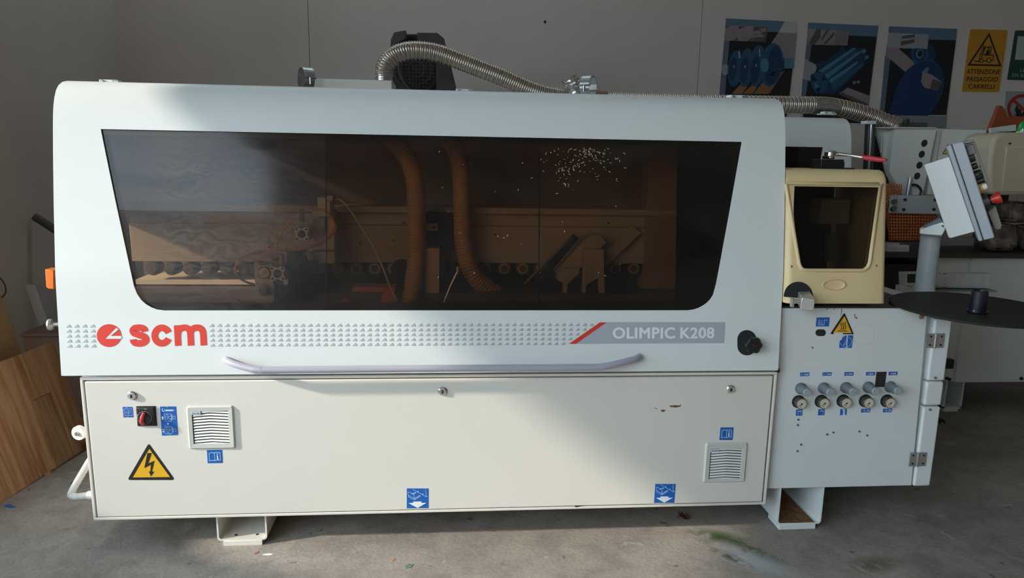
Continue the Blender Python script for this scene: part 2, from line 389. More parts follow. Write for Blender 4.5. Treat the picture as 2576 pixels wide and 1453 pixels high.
def panel(rows, xl, xr, hole=None, back=None, rad=0.0, close=True):
    """sheet bent along rows of (Y, z), spanning xl..xr, with an opening whose sides are hole(z) -> (x0, x1) or None"""
    cols = []; nseg = 4 if rad else 0; V, F = [], []
    for (Y, z, ok) in rows:
        r = []; a, b = xl, xr
        if back is not None: r.append((a, back, z))
        for k in range(nseg+1):
            t = math.pi/2*k/nseg if nseg else math.pi/2
            r.append((a+rad-rad*math.sin(t) if False else a+rad*(1-math.cos(t)), Y+rad*(1-math.sin(t)), z))
        h = hole(z) if (hole) else None
        if h: r += [(h[0], Y, z), (h[1], Y, z)]
        for k in range(nseg, -1, -1):
            t = math.pi/2*k/nseg if nseg else math.pi/2
            r.append((b-rad*(1-math.cos(t)), Y+rad*(1-math.sin(t)), z))
        if back is not None: r.append((b, back, z))
        cols.append(r)
    n = len(cols[0])
    for r in cols: V += r
    mid = n//2 - 1
    for i in range(len(cols)-1):
        for k in range(n-1):
            if hole and k == mid and rows[i][2] and rows[i+1][2]: continue
            F.append((i*n+k, i*n+k+1, (i+1)*n+k+1, (i+1)*n+k))
    return V, F
# ---------------------------------------------------------------- the hall
def struct(name, geo, m, **k):
    o = put(name, geo, m, **k); o['kind'] = 'structure'; return o
M_FLOOR = nodes_floor()
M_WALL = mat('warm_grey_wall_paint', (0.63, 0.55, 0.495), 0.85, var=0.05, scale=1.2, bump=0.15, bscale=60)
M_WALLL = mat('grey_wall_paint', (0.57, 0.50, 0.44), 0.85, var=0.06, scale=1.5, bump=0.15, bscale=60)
M_WALLF = mat('dark_wall_paint', (0.15, 0.14, 0.13), 0.9, var=0.06)
struct('added_screen_wall', join(gbox((-12.2, -12), (-12, 9), (-0.125, 1.6)), gbox((-12, 10), (-12.2, -12), (-0.125, 4.4))), M_WALLF)  # unseen walls added to darken the panes' lower reflections and limit the fill
M_CEIL = mat('ceiling_paint', (0.55, 0.5, 0.45), 0.9, var=0.05)
M_DRIVE = mat('outdoor_asphalt', (0.17, 0.17, 0.17), 0.9, var=0.15)
XL, YB, ZC = -2.59, 6.0, 4.3
YF = -5.5
struct('floor', gbox(FLOOR_X, FLOOR_Y, (-0.12, 0.0)), M_FLOOR)
struct('yard_ground', gbox((-16, 16), (-16, 16), (-0.2, -0.125)), M_DRIVE)
wb = base('wall_back', (2.2, YB, 0), kind='structure')
sx = at(778, 120, YB).x
for a, b in ((-2.75, sx-0.002), (sx+0.002, 2.03), (2.034, 5.02), (5.024, 7.0)):
    put('wall_panel', gbox((a, b), (YB, YB+0.12), (0, ZC)), M_WALL, wb)
put('backing_sheet', gbox((-2.75, 7.0), (YB+0.12, YB+0.2), (0, ZC)), M_WALLL, wb)
# left wall: solid towards the corner, then a wide doorway out of view, lintel and sill shaped to trim the sun patch
LW = [(YB, 0), (YB, ZC), (YF, ZC), (YF, 4.05), (0.5, 4.05), (0.6, 1.70), (1.35, 1.68), (1.60, 1.80), (1.90, 2.15), (2.27, 2.50), (2.55, 2.83), (3.40, 2.83), (3.40, 0.60), (2.1, 0.75), (1.8, 0.95), (1.45, 1.18), (1.45, 0), (3.40, 0)]
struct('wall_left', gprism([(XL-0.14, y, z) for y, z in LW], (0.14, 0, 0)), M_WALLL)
struct('wall_right', gbox((6.9, 7.05), (YF, 6.2), (0, ZC)), M_WALLF)
struct('wall_front', gbox((-2.75, 7.05), (YF-0.15, YF), (0, ZC)), M_WALLF)
# roof, with an unseen open strip added to brighten the back wall
struct('ceiling', join(gbox((-2.75, 7.05), (YF-0.1, 5.1), (ZC, ZC+0.15)), gbox((-2.75, 7.05), (5.55, 6.2), (ZC, ZC+0.15)), gbox((1.4, 7.05), (5.1, 5.55), (ZC, ZC+0.15))), M_CEIL)

# ---------------------------------------------------------------- the edge banding machine
HP = [(0.70, 2.565), (1.054, 2.592), (1.328, 2.631), (1.551, 2.668), (1.612, 2.680)]
def PY(z): return interp(HP, z) if z > 0.70 else 2.565
def HS(px, py):
    Y = 2.55
    for _ in range(7): Y = PY(at(px, py, Y).z)
    return at(px, py, Y)
HXL, HXR = -1.393, 1.260
mb = base('edge_banding_machine', (0, 2.85, 0), 'long white edge banding machine with smoked window, red logo and lilac handle, in front', 'machine')
_L = [HS(*p) for p in ((254, 325), (329, 681), (337.8, 720), (345, 738), (356, 754), (368, 764.5), (381.6, 772.5), (396, 778), (413, 781))]
_R = [HS(*p) for p in ((1866, 356.5), (1801.5, 714), (1794, 741), (1787, 752), (1778.6, 761), (1768.5, 768), (1758, 773.5), (1746, 777.5), (1731, 779.5))]
zt = (_L[0].z+_R[0].z)/2; zb = (_L[-1].z+_R[-1].z)/2
TL = sorted([(min(max(p.z, zb), zt), p.x) for p in _L]); TR = sorted([(min(max(p.z, zb), zt), p.x) for p in _R])
TL[0] = (zb, TL[0][1]); TR[0] = (zb, TR[0][1]); TL[-1] = (zt, TL[-1][1]); TR[-1] = (zt, TR[-1][1])
def hole(z):
    z = min(max(z, zb), zt); return interp(TL, z), interp(TR, z)
zs = sorted(set([0.70, 0.76, 0.82, 0.88, zb, zt] + [z for z, x in TL[1:-1]] + [z for z, x in TR[1:-1]] + [1.1, 1.2, 1.3, 1.4, 1.5] + [1.59, 1.612]))
rows = [(2.58, 0.694, False)] + [(PY(z), z, zb-1e-6 <= z <= zt+1e-6) for z in zs]
rows += [(Y, z, False) for Y, z in ((2.689, 1.645), (2.700, 1.672), (2.715, 1.697), (2.734, 1.715), (2.760, 1.728), (2.793, 1.735), (2.839, 1.737), (3.30, 1.737), (3.32, 1.72), (3.32, 1.1))]
hood = put('hood', panel(rows, HXL, HXR, hole), M_HOOD, mb, smooth=True)
sm = hood.modifiers.new('sheet', 'SOLIDIFY'); sm.thickness = 0.004; sm.offset = 0
es = hood.modifiers.new('crisp', 'EDGE_SPLIT'); es.split_angle = math.radians(35)
_q = hood.data
def cheek(x, zlow):
    prof = [(PY(z)+0.003, z) for z in (zlow, 1.33, 1.5, 1.6)] + [(2.715, 1.68), (2.78, 1.722), (3.31, 1.728), (3.31, zlow)]
    return gprism([(x, y, z) for y, z in prof], (0.004, 0, 0))
M_HIN = mat('hood_inside_paint', (0.28, 0.22, 0.17), 0.7, var=0.06)
put('hood_cheek', cheek(HXL+0.003, 1.24), M_HIN, mb); put('hood_cheek', cheek(HXR-0.007, 0.72), M_HIN, mb)
put('back_plate', gbox((HXL+0.01, HXR-0.01), (3.28, 3.30), (0.9, 1.72)), M_HIN, mb)

# smoked panes
M_PANE = glass('smoked_pane', (0.54, 0.37, 0.235), 0.03, (0.44, 0.40, 0.38), 0.10, None, 1.26)
s1, s2 = HS(820, 560).x, HS(1357, 560).x
def paneg(x0, x1, dy, za, zc, n=9):
    V, F = [], []
    for i in range(n+1):
        z = za+(zc-za)*i/n; V += [(x0, PY(z)+dy, z), (x1, PY(z)+dy, z)]
    F = [(2*i, 2*i+1, 2*i+3, 2*i+2) for i in range(n)]
    return V, F
xa, xb = hole(zt)[0]-0.012, hole(zt)[1]+0.012
M_PANEL = glass('smeared_smoked_pane', (0.55, 0.38, 0.245), 0.085, (0.46, 0.44, 0.46), 0.10, (-0.95, -0.2, 0.75), 1.30)
for a, b, pm in ((xa, s1-0.0001, M_PANEL), (s1+0.0001, s2-0.0001, M_PANE), (s2+0.0001, xb, M_PANE)):
    put('window_pane', paneg(a, b, 0.005, zb-0.012, zt+0.012), pm, mb)
for s in (s1, s2):
    g = put('pane_joint', paneg(s-0.0022, s+0.0022, 0.0062, zb-0.01, zt+0.01), mat('black_joint', (0.006, 0.006, 0.006), 0.6), mb)
# black printed border behind the pane, with dotted edge
M_FRIT = mat('black_glass_border', (0.006, 0.007, 0.009), 0.3, var=0.1)
zf0, zf1 = HS(900, 762).z, HS(900, 351).z; xf = HS(1703, 560).x
def band(x0, x1, za, zc): return paneg(x0, x1, 0.008, za, zc, 6)
put('black_border', join(band(xa, xb, zf1, zt+0.012), band(xa, xb, zb-0.012, zf0), band(xf, xb, zf0, zf1)), M_FRIT, mb)
gs = []
for base_z, sg in ((zf1, -1), (zf0, 1)):
    for row in range(4):
        z = base_z+sg*(0.002+row*0.0042); rad = (0.0019, 0.0016, 0.0013, 0.001)[row]
        x = xa+0.02+(row % 2)*0.0024
        while x < xf:
            if x > hole(z)[0]-0.01:
                gs.append(([(x+rad*math.cos(t*1.0472), PY(z)+0.0078, z+rad*math.sin(t*1.0472)) for t in range(6)], [tuple(range(6))]))
            x += 0.0048
put('dotted_border_print', join(*gs), M_FRIT, mb)['kind'] = 'stuff'
# sawdust chips stuck on the pane
random.seed(4); gs = []
for i in range(150):
    px = random.gauss(1455, 48); py = 372+abs(random.gauss(0, 45)); 
    if i > 125: px, py = random.uniform(1100, 1580), random.uniform(380, 700)
    p = HS(px, py); a = random.uniform(0, 3.1); l, w = random.uniform(0.0015, 0.005), random.uniform(0.0006, 0.0013)
    c, s = math.cos(a), math.sin(a)
    P = [p+Vector((c*u*l-s*v*w, 0.004, s*u*l+c*v*w)) for u, v in ((-1, -1), (1, -1), (1, 1), (-1, 1))]
    gs.append(gprism(P, (0, -0.0008, 0)))
put('sawdust_chips', join(*gs), mat('sawdust', (0.55, 0.42, 0.27), 0.9, var=0.2, scale=40), mb)['kind'] = 'stuff'

# red emblem and letters
HF = lift(HS, 0.0022)
z4 = zm(140, 780, 3.3895)
def zf(z, fn): return lambda x, y: fn(*z(x, y))
F4 = zf(z4, HF)
put('logo_disc', sheet([ell(458, 214, 105, 97, 48)], F4), M_RED, mb)
put('logo_cut', sheet([[(430, 241), (522, 147), (541, 160), (474, 217), (565, 217), (563, 241)]], lambda x, y: F4(x, y)+Vector((0, -0.0007, 0))), M_HOOD, mb)
def cm2(P, n=8): return [(p.x, p.y) for p in catmull([(a, b, 0) for a, b in P], n)]
sp = cm2([(764, 181), (758, 160), (735, 149), (708, 147), (678, 152), (661, 168), (668, 189), (696, 203), (735, 215), (765, 229), (774, 250), (760, 270), (735, 279), (710, 281), (682, 276), (667, 262), (664, 246)])
put('logo_letter', strokes([sp], 57, F4), M_RED, mb)
cp = ell(908, 214, 61, 66, 30, 22, 338)
put('logo_letter', strokes([cp], 57, F4), M_RED, mb)
mm = [[(1037, 126), (1047, 301)],
      cm2([(1043, 222), (1046, 185), (1064, 158), (1092, 147), (1122, 150), (1144, 170), (1151, 205), (1156, 299)]),
      cm2([(1150, 222), (1153, 185), (1170, 158), (1200, 147), (1230, 150), (1252, 170), (1260, 205), (1265, 298)])]
put('logo_letter', strokes(mm, 55, F4), M_RED, mb)
# rows of small printed triangles
gs = []
def tri(X, Z, w=0.0178, h=0.0113):
    P = [Vector((X, PY(Z)-0.0022, Z)), Vector((X+w, PY(Z)-0.0022, Z)), Vector((X+w*0.93, PY(Z+h*.6)-0.0022, Z+h*.6)), Vector((X+w*0.7, PY(Z+h)-0.0022, Z+h))]
    return gprism(P, (0, -0.0006, 0))
p0 = HS(166.5, 822.8); p1 = HS(526.5, 821.2); p2 = HS(1482.0, 818.5)
q0 = HS(172, 873); dz = (p0.z-q0.z)/4
for r in range(5):
    for c in range(4): gs.append(tri(p0.x+c*0.0271, p0.z-r*dz))
    pit = 0.0267; nc = int(round((p2.x-p1.x)/pit)); pit = (p2.x-p1.x)/nc
    for c in range(nc+1-r): gs.append(tri(p1.x+c*pit, p1.z-r*dz))
put('triangle_print', join(*gs), M_TRI, mb)['kind'] = 'stuff'
z5 = zm(1300, 780, 3.68); F5 = zf(z5, HF)
put('model_plate', sheet([[(826, 108), (1928, 108), (1917, 302), (545, 309)]], F5), M_GREYP, mb)
put('red_stripe', sheet([[(768, 110), (830, 110), (547, 309), (481, 309)]], lambda x, y: F5(x, y)+Vector((0, -0.0004, 0))), M_RED, mb)
put('model_lettering', lettering('OLIMPIC', ((887, 156), (1465, 155), (1463, 260), (887, 262)), F5, bold=0.035, lift=0.0005), M_WHITE, mb)
put('model_lettering', lettering('K208', ((1512, 156), (1828, 155), (1826, 258), (1510, 260)), F5, bold=0.035, lift=0.0005), M_WHITE, mb)

# handle bar
off = 0.05
hp = [HS(566, 904)+Vector((0, 0.01, 0)), HS(575, 905)+Vector((0, -0.012, 0)), HS(600, 910)+Vector((0, -0.032, 0)), HS(640, 917)+Vector((0, -off+0.004, 0)), HS(662, 919)+Vector((0, -off, 0)), HS(720, 919.5)+Vector((0, -off, 0)), HS(1100, 916)+Vector((0, -off, 0)), HS(1460, 914)+Vector((0, -off, 0)), HS(1515, 911)+Vector((0, -off, 0)), HS(1545, 906)+Vector((0, -off+0.006, 0)), HS(1585, 899)+Vector((0, -0.03, 0)), HS(1604, 896)+Vector((0, -0.014, 0)), HS(1608, 896)+Vector((0, 0.01, 0))]
put('hood_handle', gtube(catmull(hp, 7), 0.0128, 14), M_LILAC, mb, smooth=True)
# hood latch knob in a dark slot
put('latch_slot', sheet([[(x, y) for x, y in rrect(2040, 182, 2215, 415, 86, 8)]], zf(z5, lift(HS, 0.0022)), 0.0008), M_DARK, mb)
kp = HS(1885, 861)
kn = []
for i in range(48):
    a = 2*math.pi*i/48; r = 0.0305+0.0022*math.cos(6*a); kn.append((kp.x+r*math.cos(a), kp.y-0.028, kp.z+r*math.sin(a)))
kb = put('latch_knob', join(gprism(kn, (0, -0.02, 0)), gcyl(kp+Vector((0, 0.01, 0)), kp+Vector((0, -0.03, 0)), 0.016, None, 20)), M_BLACK, mb, bevel=0.002)
put('knob_cap', glathe([(0, 0.0135), (0.003, 0.0135), (0.004, 0.011), (0.0035, 0.0)][:3], kp+Vector((0, -0.048, 0)), (0, -1, 0)), M_BLACK, kb)
# hood hinges
def hinge(px, py, Y, par, m=M_HOOD, w=0.094):
    c = at(px, py, Y)
    h = put('hood_hinge', join(gbox((c.x-w/2, c.x+w/2), (Y-0.03, Y+0.03), (c.z-0.008, c.z-0.002)), gbox((c.x-w*0.33, c.x+w*0.36), (Y-0.022, Y+0.02), (c.z-0.002, c.z+0.009))), m, par, bevel=0.0015)
    put('hinge_pin', gcyl((c.x-w*0.25, Y-0.026, c.z+0.003), (c.x-w*0.15, Y-0.026, c.z+0.003), 0.005, None, 10), M_STEEL, h)
    put('hinge_pin', gcyl((c.x+w*0.18, Y-0.026, c.z+0.003), (c.x+w*0.42, Y-0.026, c.z+0.003), 0.004, None, 10), M_STEEL, h)
for px, py in ((279, 208), (1167, 231), (1850, 246)): hinge(px, py, 2.83, mb)

# base cabinet with its wide door
CX0, CX1, CZ0, CZ1 = -1.337, 1.264, 0.131, 0.688
put('base_cabinet', gbox((CX0+0.002, CX1-0.002), (2.603, 3.2), (CZ0+0.002, CZ1-0.002)), M_CREAM, mb)
fw = 0.0105
put('cabinet_rim', join(gbox((CX0, CX1), (2.574, 2.603), (CZ1-fw, CZ1)), gbox((CX0, CX1), (2.574, 2.603), (CZ0, CZ0+fw)), gbox((CX0, CX0+fw), (2.574, 2.603), (CZ0+fw, CZ1-fw)), gbox((CX1-fw, CX1), (2.574, 2.603), (CZ0+fw, CZ1-fw))), M_CREAM, mb, bevel=0.002)
put('door_gasket', gbox((CX0+fw, CX1-fw), (2.596, 2.6032), (CZ0+fw, CZ1-fw)), M_GASK, mb)
DY = 2.573
put('cabinet_door', gbox((CX0+0.016, CX1-0.017), (DY, 2.597), (CZ0+0.0135, CZ1-0.0155)), M_CREAM, mb, bevel=0.003)
put('top_rail', gbox((CX0, CX1), (2.60, 2.66), (CZ1, 0.697)), M_CREAM, mb)
bp0 = at(1957, 932, 2.575); put('hood_bumper', gcyl(bp0, bp0+Vector((0, 0.02, 0)), 0.009, None, 14), M_BLACK, mb)
put('machine_bed', gbox((CX0+0.02, CX1-0.03), (2.68, 3.25), (0.70, 0.90)), mat('bed_paint', (0.12, 0.10, 0.085), 0.6), mb)
DF = fly(DY)
for (px, py) in ((333, 994), (1113, 983), (1837, 978)):
    c = at(px, py, DY)
    lk = put('door_lock', glathe([(0, 0.0165), (0.004, 0.0165), (0.007, 0.013), (0.009, 0.0125)], c, (0, -1, 0), 22), M_CHROME, mb, smooth=True, ang=30)
    put('lock_socket', glathe([(0, 0.0095), (0.001, 0.0095)], c+Vector((0, -0.009, 0)), (0, -1, 0), 16), M_STEEL, lk)
    put('lock_slot', gbox((c.x-0.003, c.x+0.003), (c.y-0.0112, c.y-0.0098), (c.z-0.0065, c.z+0.0065)), M_BLACK, lk)
# main switch
zs5 = zm(300, 1000, 6.6031); FS = zf(zs5, DF)
c0, c1 = at(341.5, 1020.5, DY), at(398.5, 1073, DY)
def frustum(x0, x1, z0, z1, y, d, ins):
    V = [(x0, y, z0), (x1, y, z0), (x1, y, z1), (x0, y, z1), (x0+ins, y-d, z0+ins), (x1-ins, y-d, z0+ins), (x1-ins, y-d, z1-ins), (x0+ins, y-d, z1-ins)]
    return V, [(0, 1, 2, 3), (4, 5, 6, 7), (0, 1, 5, 4), (1, 2, 6, 5), (2, 3, 7, 6), (3, 0, 4, 7)]
sw = put('main_switch', join(frustum(c0.x, c1.x-0.003, c1.z+0.003, c0.z, DY, 0.009, 0.006)), M_BLACK, mb, bevel=0.0015)
sd = Vector(((c0.x+c1.x)/2-0.006, DY-0.009, (c0.z+c1.z)/2-0.002))
put('switch_ring', strokes([loop(ell(0, 0, 1, 1, 36))], 0.05, lambda x, y: sd+Vector((x*0.024, -0.0002, y*0.024))), mat('grey_print', (0.35, 0.35, 0.36), 0.5), sw)
put('switch_dial', glathe([(0, 0.0225), (0.004, 0.0215)], sd, (0, -1, 0), 28), M_BLACK, sw)
lv = catmull([sd+Vector((0.002, -0.006, 0.019)), sd+Vector((-0.001, -0.018, 0.008)), sd+Vector((-0.004, -0.018, -0.008)), sd+Vector((-0.003, -0.008, -0.021))], 5)
put('switch_lever', gtube(lv, 0.0062, 10), mat('red_plastic', (0.75, 0.06, 0.07), 0.3), sw, smooth=True)
put('switch_lettering', join(lettering('I  ON', ((402, 180), (452, 180), (452, 194), (402, 194)), zf(zs5, fly(DY-0.009))), lettering('OFF', ((290, 275), (312, 275), (312, 340), (290, 340)), zf(zs5, fly(DY-0.009)))), M_WHITE, sw)
# stickers of the door
def sticker(polys, fn, m, par, name='sticker'): return put(name, sheet(polys, fn), m, par)
def up(fn, d=0.0008): return lift(fn, d)
FSu = up(FS)
st = sticker([[(55, 152), (220, 150), (236, 322), (72, 325)]], FS, M_BLUE, mb, 'switch_sticker')
put('sticker_symbol', join(strokes([loop([(98, 180), (210, 178), (220, 292), (108, 294)]), loop(ell(155, 238, 32, 32)), [(132, 238), (180, 238)], [(155, 215), (158, 262)], [(80, 190), (92, 290)], [(68, 190), (96, 188)]], 4, FSu)), M_PALE, st)
st = sticker([[(677, 145), (945, 143), (978, 618), (710, 628)]], FS, M_BLUE, mb, 'wrench_sticker')
wr = [[(740, 216), (895, 214)]]
put('sticker_symbol', join(strokes([[(745, 207), (905, 207)]], 26, FSu), strokes([ell(737, 200, 22, 24, 16, -30, 250, 0)], 12, FSu), sheet([ell(905, 207, 13, 13)], FSu),
    strokes([loop([(752, 268), (862, 268), (868, 388), (757, 388)]), loop(ell(790, 318, 24, 38)), [(770, 318), (812, 318)], [(812, 318), (868, 290)], [(812, 330), (868, 360)], loop([(895, 305), (935, 305), (937, 348), (897, 348)]),
             loop([(760, 478), (868, 476), (876, 592), (768, 592)]), loop(ell(812, 532, 28, 42)), [(790, 520), (860, 548)], [(795, 548), (860, 520)], loop([(905, 515), (945, 515), (947, 555), (907, 555)])], 4, FSu),
    strokes([[(876, 275), (880, 370)], [(886, 485), (896, 578)]], 11, FSu), sheet([ell(812, 428, 12, 17, 14)], FSu)), M_PALE, st)
put('sticker_lettering', join(lettering('1', ((710, 308), (735, 308), (738, 358), (712, 358)), FSu, 0.03), lettering('2', ((715, 516), (755, 516), (758, 568), (720, 568)), FSu, 0.03)), M_WHITE, st)
for a in ((132, 155), (148, 312)): put('rivet', glathe([(0, 0.003), (0.0015, 0.0022)], FS(*a), (0, -1, 0), 10), M_STEEL, mb)
for a in ((803, 152), (842, 612)): put('rivet', glathe([(0, 0.003), (0.0015, 0.0022)], FS(*a), (0, -1, 0), 10), M_STEEL, mb)
# high voltage triangle
def rtri(pts, r, n=5):
    out = []
    for i in range(3):
        P, A, B = Vector(pts[i]), Vector(pts[i-1]), Vector(pts[(i+1) % 3])
        u, v = (A-P).normalized(), (B-P).normalized(); h = math.acos(u.dot(v))/2
        s, e = P+u*r/math.tan(h), P+v*r/math.tan(h)
        for k in range(n+1):
            t = k/n; q = (1-t)**2*s+2*t*(1-t)*P+t*t*e; out.append((q.x, q.y))
    return out
st = sticker([rtri([(490, 752), (930, 1364), (134, 1364)], 32)], FS, M_BPRT, mb, 'high_voltage_sticker')
put('yellow_field', sheet([[(503, 845), (845, 1312), (228, 1320)]], FSu), M_YEL, st)
put('lightning_symbol', sheet([[(470, 915), (542, 912), (483, 1086), (587, 1042), (544, 1222), (582, 1222), (529, 1300), (494, 1216), (518, 1222), (530, 1105), (420, 1162)]], lift(FS, 0.0016)), M_BPRT, st)
# ventilation grilles
M_FANF = mat('warm_grey_plastic', (0.60, 0.585, 0.53), 0.5, var=0.03); M_SLAT = mat('white_grille_plastic', (0.80, 0.78, 0.73), 0.5, var=0.04)
def grille(q, qi, tagtext, n=11):
    # q: outer corners, qi: inner corners, in pixels (TL, TR, BR, BL)
    g = base('fan_grille', at(q[0][0], q[0][1], DY)) ; g.parent = mb; g.location = Vector(g.location)-ORG[mb.name]
    Q = [at(a, b, DY) for a, b in q]; I = [at(a, b, DY) for a, b in qi]
    x0, x1, z1, z0 = min(Q[0].x, Q[3].x), max(Q[1].x, Q[2].x), Q[0].z, Q[2].z
    a0, a1, b1, b0 = (I[0].x+I[3].x)/2, (I[1].x+I[2].x)/2, I[0].z, I[2].z
    d = 0.0075
    out = rrect(x0, z0, x1, z1, 0.009, 4); inn = rrect(a0, b0, a1, b1, 0.0005, 4); o2 = rrect(x0+0.006, z0+0.006, x1-0.006, z1-0.006, 0.006, 4)
    n2 = len(out); V = [(x, DY, z) for x, z in out] + [(x, DY-d, z) for x, z in o2] + [(x, DY-d+0.001, z) for x, z in inn] + [(x, DY, z) for x, z in inn]; F = []
    for r in range(3):
        for i in range(n2): F.append((r*n2+i, r*n2+(i+1) % n2, (r+1)*n2+(i+1) % n2, (r+1)*n2+i))
    put('grille_frame', (V, F), M_FANF, g)
    put('grille_back', gbox((a0, a1), (DY-0.002, DY-0.001), (b0, b1)), M_DARK, g)
    P = (b1-b0)/(n+0.35); xm = (a0+a1)/2
    for i in range(n+1):
        zt_ = b1-i*P-P*0.30; cut = (a1-a0)*0.26 if i == 0 else 0
        pk = P*0.42
        for_top = lambda x: (1-abs(x-xm)/((a1-a0)/2))*pk
        xs = [a0+cut+(0.004 if not cut else 0), xm, a1] if True else None
        V = []; h = P*0.60
        for x in xs:
            t = min(b1, zt_+for_top(x)); bt = max(b0, zt_-h+for_top(x)); t = max(t, bt+0.0005)
            V += [(x, DY-d+0.0058, t), (x, DY-d+0.0008, bt+(t-bt)*0.1), (x, DY-d+0.003, bt)]
        F = []
        for k in range(2): F += [(3*k, 3*k+3, 3*k+4, 3*k+1), (3*k+1, 3*k+4, 3*k+5, 3*k+2), (3*k+2, 3*k+5, 3*k+3, 3*k)]
        F += [(0, 1, 2), (6, 7, 8)]
        put('grille_slat', (V, F), M_SLAT, g)
    tw = (a1-a0)*0.25
    put('grille_tag', gbox((a0, a0+tw), (DY-d-0.0005, DY-d+0.003), (b1-P*1.15, b1-P*0.1)), mat('tag_print', (0.55, 0.60, 0.66), 0.5), g)
    tl = at(0, 0, 1)
    ff = lambda u, v: Vector((a0+tw*0.1+u*tw*0.8, DY-d-0.0005, b1-P*0.35-v*P*0.55))
    put('grille_lettering', lettering(tagtext, ((0, 0), (1, 0), (1, 1), (0, 1)), ff, 0.01), mat('tag_letters', (0.12, 0.17, 0.25), 0.5), g)
    return g
def Zq(z, pts): return [z(*p) for p in pts]
grille(Zq(zs5, [(1112, 128), (1895, 128), (1945, 838), (1170, 845)]), Zq(zs5, [(1205, 214), (1810, 212), (1848, 748), (1250, 768)]), 'fandis')
z6 = zm(1600, 1060, 6.6031); F6 = zf(z6, DF); F6u = up(F6)
grille(Zq(z6, [(1150, 345), (1850, 345), (1800, 1000), (1118, 1022)]), Zq(z6, [(1230, 440), (1760, 436), (1718, 935), (1198, 942)]), 'fandis')
# booklet stickers
def booklet(FN, q, sc, name='manual_sticker'):
    s_ = sticker([q], FN, M_BLUE, mb, name); u = up(FN)
    x0, y0 = q[0]; x1, y1 = q[2]; xl, yt = min(q[0][0], q[3][0]), min(q[0][1], q[1][1])
    def m_(a, b):
        (ax, ay), (bx, by), (cx, cy), (dx, dy) = q
        return ((ax*(1-a)+bx*a)*(1-b)+(dx*(1-a)+cx*a)*b, (ay*(1-a)+by*a)*(1-b)+(dy*(1-a)+cy*a)*b)
    L = [[(.14, .25), (.3, .19), (.48, .22), (.5, .24), (.52, .22), (.7, .19), (.86, .23), (.86, .78), (.7, .76), (.52, .8), (.5, .82), (.48, .8), (.3, .78), (.14, .82), (.14, .25)], [(.5, .24), (.5, .82)]]
    put('book_symbol', strokes([[m_(*p) for p in l] for l in L], sc, u), M_PALE, s_)
    put('letter_symbol', sheet([[m_(*p) for p in ell(.68, .33, .04, .045, 12)], [m_(*p) for p in ((.62, .43), (.715, .43), (.715, .66), (.75, .66), (.75, .70), (.61, .70), (.61, .66), (.645, .66), (.645, .47), (.62, .47))]], u), M_WHITE, s_)
booklet(FS, [(1455, 868), (1710, 862), (1720, 1082), (1470, 1086)], 8)
booklet(F6, [(1403, 94), (1623, 94), (1605, 304), (1383, 304)], 7)
# foot lever stickers
def footst(FN, q):
    s_ = sticker([q], FN, M_BLUE, mb, 'pallet_truck_sticker'); u = up(FN)
    (ax, ay), (bx, by), (cx, cy), (dx, dy) = q
    def m_(a, b): return ((ax*(1-a)+bx*a)*(1-b)+(dx*(1-a)+cx*a)*b, (ay*(1-a)+by*a)*(1-b)+(dy*(1-a)+cy*a)*b)
    put('arrow_symbol', sheet([[m_(*p) for p in ((.3, .66), (.68, .66), (.68, .73), (.9, .73), (.5, .985), (.08, .73), (.3, .73))]], u), M_WHITE, s_)
    w = abs(bx-ax)*0.016
    L = [[(.28, .04), (.9, .42)], [(.87, .04), (.9, .42), (.96, .38)], [(.05, .2), (.1, .16), (.3, .29), (.36, .38), (.34, .5), (.1, .36), (.05, .2)], [(.08, .34), (.1, .44), (.36, .57), (.64, .38), (.6, .35), (.36, .5)], [(.3, .29), (.43, .22), (.4, .2), (.2, .28)], [(.36, .5), (.37, .57)]]
    put('pallet_symbol', join(strokes([[m_(*p) for p in l] for l in L], w, u), sheet([[m_(*p) for p in ell(.52, .15, .025, .03, 10)], [m_(*p) for p in ell(.73, .28, .025, .03, 10)]], u)), M_PALE, s_)
z7 = zm(960, 930, 2.576); F7 = zf(z7, DF)
footst(F7, [(163, 767), (304, 767), (304, 894), (163, 896)])
footst(F6, [(320, 1033), (660, 1033), (635, 1345), (298, 1347)])
# rust chips in the door paint
put('chipped_paint', sheet([[(1863, 231), (1900, 228), (1925, 231), (1942, 223), (1935, 238), (1905, 243), (1872, 240)], [(1765, 243), (1790, 250), (1785, 253), (1766, 246)], [(1808, 262), (1822, 255), (1842, 260), (1830, 272), (1812, 270)]], F7, 0.0003), M_RUST, mb)
put('chipped_paint', sheet([[(1245, 876), (1310, 876), (1282, 884), (1258, 889)]], zf(z7, fly(2.5738)), 0.0003), M_BPRT, mb)
